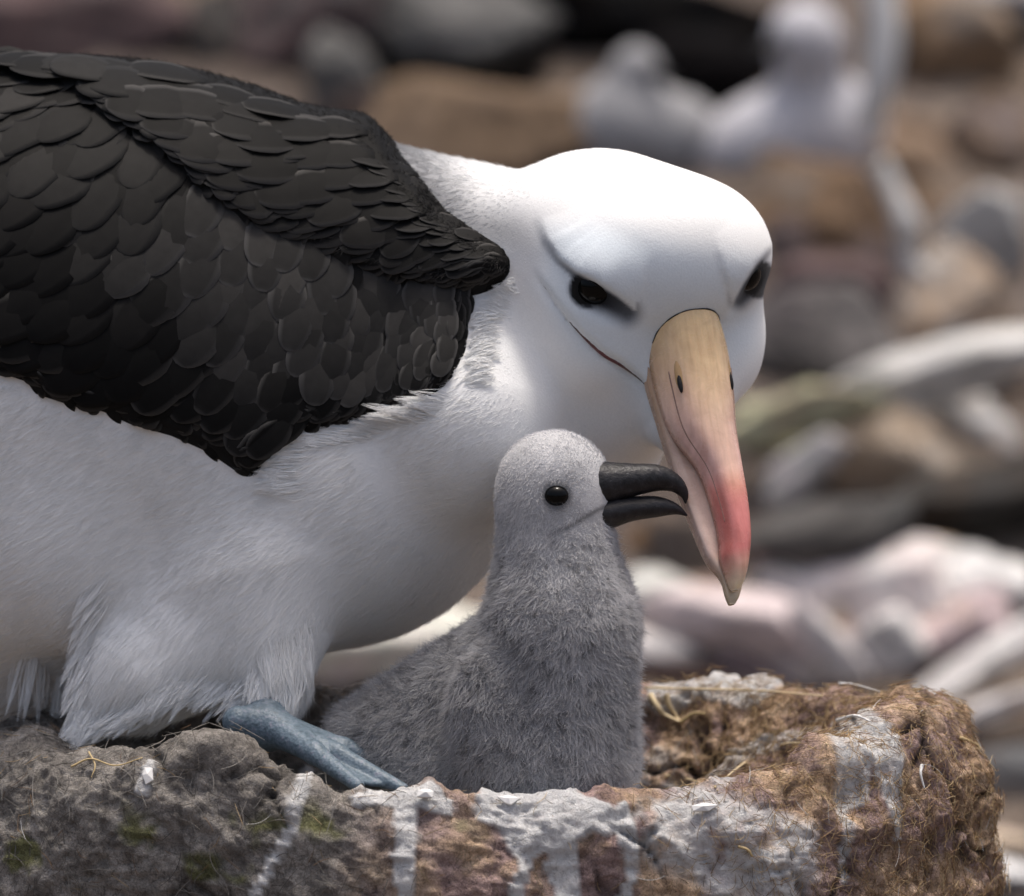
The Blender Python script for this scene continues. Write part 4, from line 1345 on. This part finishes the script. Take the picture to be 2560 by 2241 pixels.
def chick_tint(V):
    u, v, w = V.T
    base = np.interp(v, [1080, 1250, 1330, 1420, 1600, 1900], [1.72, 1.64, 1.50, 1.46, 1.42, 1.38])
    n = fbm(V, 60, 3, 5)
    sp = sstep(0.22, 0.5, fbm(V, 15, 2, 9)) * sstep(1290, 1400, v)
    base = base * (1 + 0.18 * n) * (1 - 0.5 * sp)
    base = base * np.interp(u, [800, 1150, 1350, 1600], [0.78, 0.82, 1.0, 1.08])  # shade on the back and light on the right side painted into the down
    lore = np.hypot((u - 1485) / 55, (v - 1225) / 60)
    base = base * (1 + 0.12 * (1 - sstep(0.6, 1.2, lore)))
    d, p = line_dist([(1540, 1260), (1500, 1270), (1462, 1290), (1420, 1316), (1370, 1334)], u, v)
    base = base * (1 - 0.7 * (1 - sstep(2, 9, d)) * (1 - 0.6 * p) * (w < -450))
    ring = np.hypot(u - CH_EYE[0], v - CH_EYE[1])
    base = base * (1 - 0.55 * (1 - sstep(30, 46, ring)) * (w < -450))
    return np.clip(base[:, None] * np.array([0.99, 0.985, 1.01]), 0.02, 2.4)
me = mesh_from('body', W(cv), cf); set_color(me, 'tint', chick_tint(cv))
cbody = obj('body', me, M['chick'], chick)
V, Fc = uv_ball(np.array([CH_EYE[0], CH_EYE[1], ce_w]) - ce_n * 10, np.array([31, 27, 27]))
obj('eye', poly_mesh('eye', W(V), Fc), M['black_gloss'], chick)

def oval_loft(path, rv, rw, n=30, k=16):
    P = smooth_line(np.column_stack([np.array(path, float), rv, rw]), n)
    V = []; Fc = []
    T = np.gradient(P[:, :3], axis=0)
    for i in range(n):
        t = T[i] / np.linalg.norm(T[i]); b_ = np.array([0, 0, 1.0]); b_ -= t * (b_ @ t); b_ /= np.linalg.norm(b_); a_ = np.cross(b_, t)
        for j in range(k):
            an = 2 * math.pi * j / k
            V.append(P[i, :3] + a_ * math.cos(an) * max(P[i, 3], 0.5) + b_ * math.sin(an) * max(P[i, 4], 0.5))
    for i in range(n - 1):
        for j in range(k):
            j2 = (j + 1) % k
            Fc.append((i * k + j, (i + 1) * k + j, (i + 1) * k + j2, i * k + j2))
    Fc.append(tuple(range(k))); Fc.append(tuple((n - 1) * k + j for j in range(k - 1, -1, -1)))
    return np.array(V), Fc
V, Fc = oval_loft([(1470, 1212, -560), (1512, 1208, -562), (1580, 1199, -556), (1640, 1195, -546), (1682, 1208, -536), (1706, 1234, -528), (1710, 1258, -524)],
                  [76, 56, 41, 33, 23, 12, 2], [78, 58, 42, 31, 20, 10, 2])
cub = obj('upper_bill', poly_mesh('upper_bill', W(V), Fc), M['black_bill'], chick)
V, Fc = oval_loft([(1462, 1286, -555), (1512, 1282, -560), (1575, 1271, -555), (1640, 1266, -545), (1685, 1272, -535), (1714, 1288, -528)],
                  [36, 40, 31, 26, 14, 2], [62, 54, 40, 28, 15, 2])
obj('lower_bill', poly_mesh('lower_bill', W(V), Fc), M['black_bill'], chick)
V, Fc = uv_ball((1562, 1186, -595), np.array([12, 5, 6]), np.eye(3), 10, 6)
M['tongue'] = m_flat('tongue_flesh', (0.22, 0.05, 0.06), 0.4, 0.4, 0.2, 300.0, 0.1)
M['nostril_grey'] = m_flat('nostril_grey', (0.07, 0.07, 0.075), 0.5, 0.4, 0.2, 300.0, 0.1)
obj('nostril', poly_mesh('nostril', W(V), Fc), M['nostril_grey'], cub)
V, Fc = oval_loft([(1480, 1252, -560), (1540, 1249, -560), (1600, 1246, -555)], [10, 8, 2], [24, 18, 3], 12, 10)
obj('tongue', poly_mesh('tongue', W(V), Fc), M['tongue'], chick)

# ------------------------------------------------------------------ plumage strands
def tri_sample(V, Fq, n, wt=None):
    a, b, c, d = (V[Fq[:, i]] for i in range(4))
    ar = 0.5 * np.linalg.norm(np.cross(c - a, d - b), axis=1)
    ctr = (a + b + c + d) / 4
    if wt is not None: ar = ar * wt(ctr)
    idx = rng.choice(len(Fq), n, p=ar / ar.sum())
    x, y = rng.random((2, n, 1))
    P = (a[idx] * (1 - x) + b[idx] * x) * (1 - y) + (d[idx] * (1 - x) + c[idx] * x) * y
    return P

M['white_strand'] = m_strand('white_strand', (0.86, 0.86, 0.85), True)
M['down_strand'] = m_strand('down_strand', (0.36, 0.358, 0.357), True)

def strands(name, P, Nn, D, L, lift, bend, rad, m, parent, tint=None, k=4):
    """P roots, Nn normals, D lie direction, L lengths in model pixels"""
    D = D - Nn * (D * Nn).sum(1, keepdims=True); D /= np.linalg.norm(D, axis=1, keepdims=True) + 1e-9
    t = np.linspace(0, 1, k)[None, :, None]
    dr = D * (1 - lift)[:, None] + Nn * lift[:, None]
    pts = (P - Nn * 2)[:, None, :] + dr[:, None, :] * t * L[:, None, None] + bend[:, None, :] * (t ** 2) * L[:, None, None]
    r = rad / S * np.array([1.0, 0.9, 0.65, 0.15][:k])
    o = hair(name, W(pts), r, m, parent)
    if tint is not None:
        a = o.data.attributes.new('tint', 'FLOAT_COLOR', 'CURVE')
        c = np.ones((len(P), 4), np.float32); c[:, :3] = tint
        a.data.foreach_set('color', c.ravel())
    return o

def adult_w(c):
    inw = np.maximum(poly_dist(WING, c[:, 0], c[:, 1]), poly_dist(MANTLE, c[:, 0], c[:, 1]))
    k = (inw < 6).astype(float) * (c[:, 0] > -80) * (c[:, 2] < 320)
    hd = np.linalg.norm((c - HO), axis=1)
    k *= np.where(hd < 450, 1.7, 1.0)
    eyes = np.minimum(np.hypot(c[:, 0] - EYES[0][0], c[:, 1] - EYES[0][1]), np.hypot(c[:, 0] - EYES[1][0], c[:, 1] - EYES[1][1]))
    return k * (eyes > 60)
P = tri_sample(bv, bf, 115000, adult_w)
Nn = A.normal(P)
hd = np.linalg.norm(P - head(0, 60, 0), axis=1)
away = P - head(0, 160, 0)
flow = np.array([-0.86, 0.42, 0.0]) + 0.0 * P
lower = sstep(1300, 1700, P[:, 1])[:, None]
flow = flow * (1 - lower) + np.array([-0.55, 0.83, 0.0]) * lower
kn = sstep(350, 650, hd)[:, None]
D = away / (np.linalg.norm(away, axis=1, keepdims=True) + 1e-9) * (1 - kn) + flow * kn + rng.normal(0, 0.10, P.shape)
neckz = (1 - sstep(1000, 1250, P[:, 1])) * (P[:, 0] > 1050)
L = np.interp(hd, [200, 420, 600, 900], [11, 15, 38, 54]) * rng.uniform(0.6, 1.2, len(P))
L = L * (1 + 0.5 * sstep(1600, 1780, P[:, 1]))
lift = (0.10 + rng.random(len(P)) * 0.08) * np.interp(hd, [350, 600], [0.55, 1.0]) + 0.05 * neckz * sstep(450, 600, hd)
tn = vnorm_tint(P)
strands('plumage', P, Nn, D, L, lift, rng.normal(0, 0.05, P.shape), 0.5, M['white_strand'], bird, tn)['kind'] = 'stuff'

def tufts(lines, n, L, spread, rad, F=None, name='tuft'):
    """loose feather tips: strands in clusters that converge to a point, rooted on picture lines (polyline, direction in degrees, length factor, count)"""
    F = F or A
    PP = []
    for line, ang, lf, cnt in lines:
        nc = max(4, cnt // 14)
        ctr = smooth_line(line, nc) + rng.normal(0, 6, (nc, 2))
        w = F.front(ctr[:, 0], ctr[:, 1])
        for c_, w_ in zip(ctr, w):
            if not np.isfinite(w_): continue
            a = math.radians(ang + rng.normal(0, spread)); d = np.array([math.cos(a), math.sin(a), rng.normal(-0.05, 0.06)])
            ll = L * lf * rng.uniform(0.6, 1.15); side = np.array([-d[1], d[0], 0])
            tip = np.array([c_[0], c_[1], w_ - 5]) + d * ll + side * rng.normal(0, 3)
            for _ in range(14):
                o_ = rng.normal(0, 1)
                r0 = np.array([c_[0], c_[1], w_ - 5]) + side * o_ * 8 - d * rng.uniform(0, 55) + np.array([0, 0, rng.normal(0, 2)])
                tp = tip + side * o_ * 2.2 - d * abs(o_) * 0.10 * ll + rng.normal(0, 1.5, 3)
                m1 = r0 * 0.67 + tp * 0.33 + side * o_ * 3; m2 = r0 * 0.33 + tp * 0.67 + side * o_ * 2
                PP.append([r0, m1, m2, tp])
    pts = np.array(PP)
    o = hair(name, W(pts), rad / S * np.array([1.0, 1.0, 0.8, 0.15]), M['white_strand'], bird)
    a = o.data.attributes.new('tint', 'FLOAT_COLOR', 'CURVE')
    a.data.foreach_set('color', np.ones((len(pts), 4), np.float32).ravel())
    o['kind'] = 'stuff'
    return o
tufts([([(240, 1480), (225, 1600), (205, 1700)], 122, 0.9, 500), ([(215, 1700), (210, 1780), (225, 1815)], 118, 0.7, 700), ([(240, 1815), (330, 1780), (420, 1735)], 142, 0.8, 1100),
       ([(400, 1730), (520, 1715), (630, 1730)], 132, 0.75, 900), ([(640, 1690), (700, 1720), (760, 1690)], 98, 0.75, 1100), ([(660, 1650), (720, 1630), (770, 1590)], 84, 0.9, 700),
       ([(60, 1640), (120, 1680), (180, 1700)], 98, 1.2, 160)], 1, 120, 6, 0.8)
tufts([([(725, 1110), (700, 1150), (690, 1200), (720, 1225)], 176, 0.45, 420), ([(760, 1105), (900, 1075), (1040, 1035), (1100, 1010)], 186, 0.8, 800),
       ([(1185, 960), (1192, 880), (1196, 800)], 172, 0.22, 500), ([(1200, 790), (1240, 750), (1275, 715)], 195, 0.2, 300)], 1, 110, 5, 0.7, name='fringe')

def chick_w(c):
    e = np.hypot(c[:, 0] - CH_EYE[0], c[:, 1] - CH_EYE[1])
    return (e > 34) * np.where(c[:, 1] > 2050, 0.0, 1.0) * 1.0
P = tri_sample(cv, cf, 170000, chick_w)
Nn = C.normal(P)
down = np.array([-0.10, 0.9, 0.0]) + 0 * P
hd = P - np.array([1520, 1240, -560]); near = (1 - sstep(120, 300, np.linalg.norm(hd, axis=1)))[:, None]
D = hd / np.linalg.norm(hd, axis=1, keepdims=True) * near + down * (1 - near)
cl = np.stack([fbm(P, 45, 2, 40 + i) for i in range(3)], -1)
D = D + cl * 0.8 + rng.normal(0, 0.28, P.shape)
L = np.interp(P[:, 1], [1080, 1300, 1450, 1700], [11, 16, 26, 36]) * rng.uniform(0.5, 1.25, len(P))
L = L * (0.3 + 0.7 * sstep(20, 110, np.hypot(P[:, 0] - 1525, P[:, 1] - 1240)))
lift = np.interp(P[:, 1], [1080, 1300, 1450], [0.25, 0.28, 0.36]) + rng.random(len(P)) * 0.2
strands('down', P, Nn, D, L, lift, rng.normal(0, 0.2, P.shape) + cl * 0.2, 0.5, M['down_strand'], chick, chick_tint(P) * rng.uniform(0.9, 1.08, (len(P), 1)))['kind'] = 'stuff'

# a thin layer of longer wisps over the chick's down
P = tri_sample(cv, cf, 16000, lambda c: chick_w(c) * (c[:, 1] > 1300) * np.where(c[:, 0] > 1500, 2.0, 1.0))
Nn = C.normal(P)
cl = np.stack([fbm(P, 30, 2, 140 + i) for i in range(3)], -1)
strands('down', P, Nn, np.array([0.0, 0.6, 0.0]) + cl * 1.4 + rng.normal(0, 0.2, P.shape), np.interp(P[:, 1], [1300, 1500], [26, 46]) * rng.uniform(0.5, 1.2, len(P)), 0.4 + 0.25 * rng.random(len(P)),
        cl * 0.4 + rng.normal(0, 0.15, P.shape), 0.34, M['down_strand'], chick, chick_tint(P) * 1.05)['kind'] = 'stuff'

# short dark down that softens the shoulder and the edges of the wing feathers
vm, fm = sdf_mesh('mantle', A, V_mantle)
P = tri_sample(vm, fm, 9000, lambda c: (poly_dist(MANTLE, c[:, 0], c[:, 1]) > 4) * (c[:, 2] < 350) * (c[:, 0] > -60) * np.where(c[:, 0] > 1050, 3.0, 0.6))
Nn = MF.normal(P)
M['dark_strand'] = m_strand('dark_strand', (0.020, 0.019, 0.019))
strands('down', P, Nn, np.array([-0.75, 0.55, 0.0]) + rng.normal(0, 0.25, P.shape), rng.uniform(14, 34, len(P)), 0.12 + 0.2 * rng.random(len(P)), rng.normal(0, 0.1, P.shape), 0.9, M['dark_strand'], mantle)['kind'] = 'stuff'

# ------------------------------------------------------------------ small things lying on the nest
pv = UVW(Pm)
def on_mound(u, v):
    d = np.hypot(pv[:, 0] - u, pv[:, 1] - v)
    near = np.where(d < 9)[0]
    if not len(near): near = np.array([int(np.argmin(d))])
    k = near[np.argmin(pv[near, 2])]
    return Pm[k], Nm.reshape(-1, 3)[k]
M['shell'] = m_flat('eggshell', (0.74, 0.73, 0.71), 0.55, 0.3, 0.06, 300.0, 0.15, 0.0004)
def chip(u, v, outline, ang, label, tilt=0.25):
    """a curved angular flake with a real thickness"""
    p, n = on_mound(u, v)
    n = n * 0.45 + (-AF) * 0.55 + AU * 0.2; n /= np.linalg.norm(n)
    a = AX * math.cos(ang) + AU * math.sin(ang); a -= n * (a @ n); a /= np.linalg.norm(a); b = np.cross(n, a)
    k = len(outline); O = np.array(outline, float) / S
    c = O.mean(0); V = []
    for lay, off in ((0, 0.0), (1, 0.0009)):
        for sc_ in (1.0, 0.55):
            for x, y in O:
                x, y = c + (np.array([x, y]) - c) * sc_
                dome = 0.0009 * (1 - sc_)
                V.append(a * x + b * y + n * (off + dome))
        V.append(a * c[0] + b * c[1] + n * (off + 0.0009))
    Fc = []; m_ = 2 * k + 1
    for lay in (0, 1):
        o_ = lay * m_
        for i in range(k):
            j = (i + 1) % k
            q = (o_ + i, o_ + j, o_ + k + j, o_ + k + i); t = (o_ + k + i, o_ + k + j, o_ + 2 * k)
            Fc += [q, t] if lay else [q[::-1], t[::-1]]
    for i in range(k):
        j = (i + 1) % k
        Fc.append((i, j, m_ + j, m_ + i))
    o = obj('shell_chip', poly_mesh('shell_chip', np.array(V), Fc, False), M['shell'])
    o.location = tuple(p + n * 0.0008)
    return tag(o, label, 'shell chip', 'pale chips on the nest')
chip(1065, 1968, [(-22, -8), (14, -12), (20, 4), (6, 12), (-20, 10)], 0.05, 'small squarish white chip on the rim just right of the foot')
chip(1275, 1985, [(-30, 6), (-4, 12), (26, 4), (2, -16), (-12, -10)], 0.0, 'white diamond shaped chip on the rim below the chick')
chip(1752, 2002, [(-32, 6), (0, 12), (36, 4), (10, -10), (-28, -8)], 0.1, 'long white chip on the grey crust right of the chick', 0.2)
chip(388, 1928, [(-10, -20), (10, -14), (14, 18), (-4, 24), (-14, 6)], 0.2, 'grey white upright chip on the dark left side of the mound')
M['straw'] = m_flat('straw', (0.50, 0.38, 0.20), 0.6, 0.3, 0.25, 220.0, 0.3, 0.0006)
M['straw2'] = m_flat('pale_straw', (0.62, 0.50, 0.31), 0.55, 0.3, 0.2, 220.0, 0.3, 0.0006)
def straw(pts, r0, r1, m, label, lift=4, flat=None, name='straw', cat='straw'):
    """a bent stalk lying on the nest, given by picture points and a height above the mud"""
    W3 = []
    for q in pts:
        p, n = on_mound(q[0], q[1])
        W3.append(p - AF * ((q[2] if len(q) > 2 else lift) / S) + n * 0.0008)
    P3 = smooth_line(np.array(W3), 26); c0 = P3[0].copy()
    V, Fc = tube(P3 - c0, np.linspace(r0, r1, 26) / S, 7, flat)
    o = obj(name, poly_mesh(name, V, Fc), M[m]); o.location = tuple(c0)
    return tag(o, label, cat)
straw([(1632, 1738), (1640, 1770), (1668, 1800), (1700, 1808)], 9, 4, 'straw2', 'broad bent straw blade beside the chick on the rim')
straw([(1664, 1735), (1676, 1762), (1690, 1790), (1704, 1806)], 8, 3, 'straw2', 'second bent straw blade curving to meet the broad one')
straw([(1700, 1806), (1730, 1790), (1764, 1796)], 6, 3, 'straw', 'short straw piece trailing from the bent blades')
straw([(1610, 1722), (1760, 1722), (1900, 1728), (2060, 1742)], 3.2, 2.0, 'straw2', 'long thin straw lying along the back rim', 8)
straw([(2400, 1842), (2440, 1860), (2460, 1872)], 5, 2.5, 'straw', 'stiff straw end poking out of the right edge of the nest', 10)
straw([(1780, 1955), (1860, 1905), (1960, 1872), (2060, 1856)], 3, 2, 'straw2', 'pale stalk bridging the fold in the mud')
straw([(1660, 1940), (1720, 1945), (1790, 1962)], 3, 2, 'straw2', 'short pale stalk below the bowl beside the grey crust')
straw([(1842, 2105), (1858, 2120), (1872, 2136)], 4, 3, 'straw', 'tiny tan stub stuck in the grey crust')
straw([(190, 1905), (240, 1890), (300, 1900), (370, 1880)], 3, 1.5, 'straw', 'dry grass stem under the flank feathers', 8)
straw([(230, 1870), (250, 1900), (235, 1935)], 2.5, 1.5, 'straw', 'forked dry stem standing up under the flank feathers', 12)
M['feather_white'] = m_flat('loose_feather', (0.72, 0.72, 0.71), 0.8, 0.2, 0.08, 300.0, 0.2, 0.0004)
straw([(2105, 1705), (2150, 1700), (2200, 1714)], 2.4, 1.0, 'feather_white', 'thin white feather shaft arching over the right rim', 14, None, 'feather', 'feather')
straw([(2290, 1905), (2296, 1930), (2304, 1960)], 5, 2, 'feather_white', 'small white feather tuft on the brown right end', 6, None, 'feather', 'feather')
straw([(2090, 1800), (2130, 1790), (2170, 1800)], 6, 2, 'feather_white', 'white downy feather caught on top of the right lump', 6, None, 'feather', 'feather')
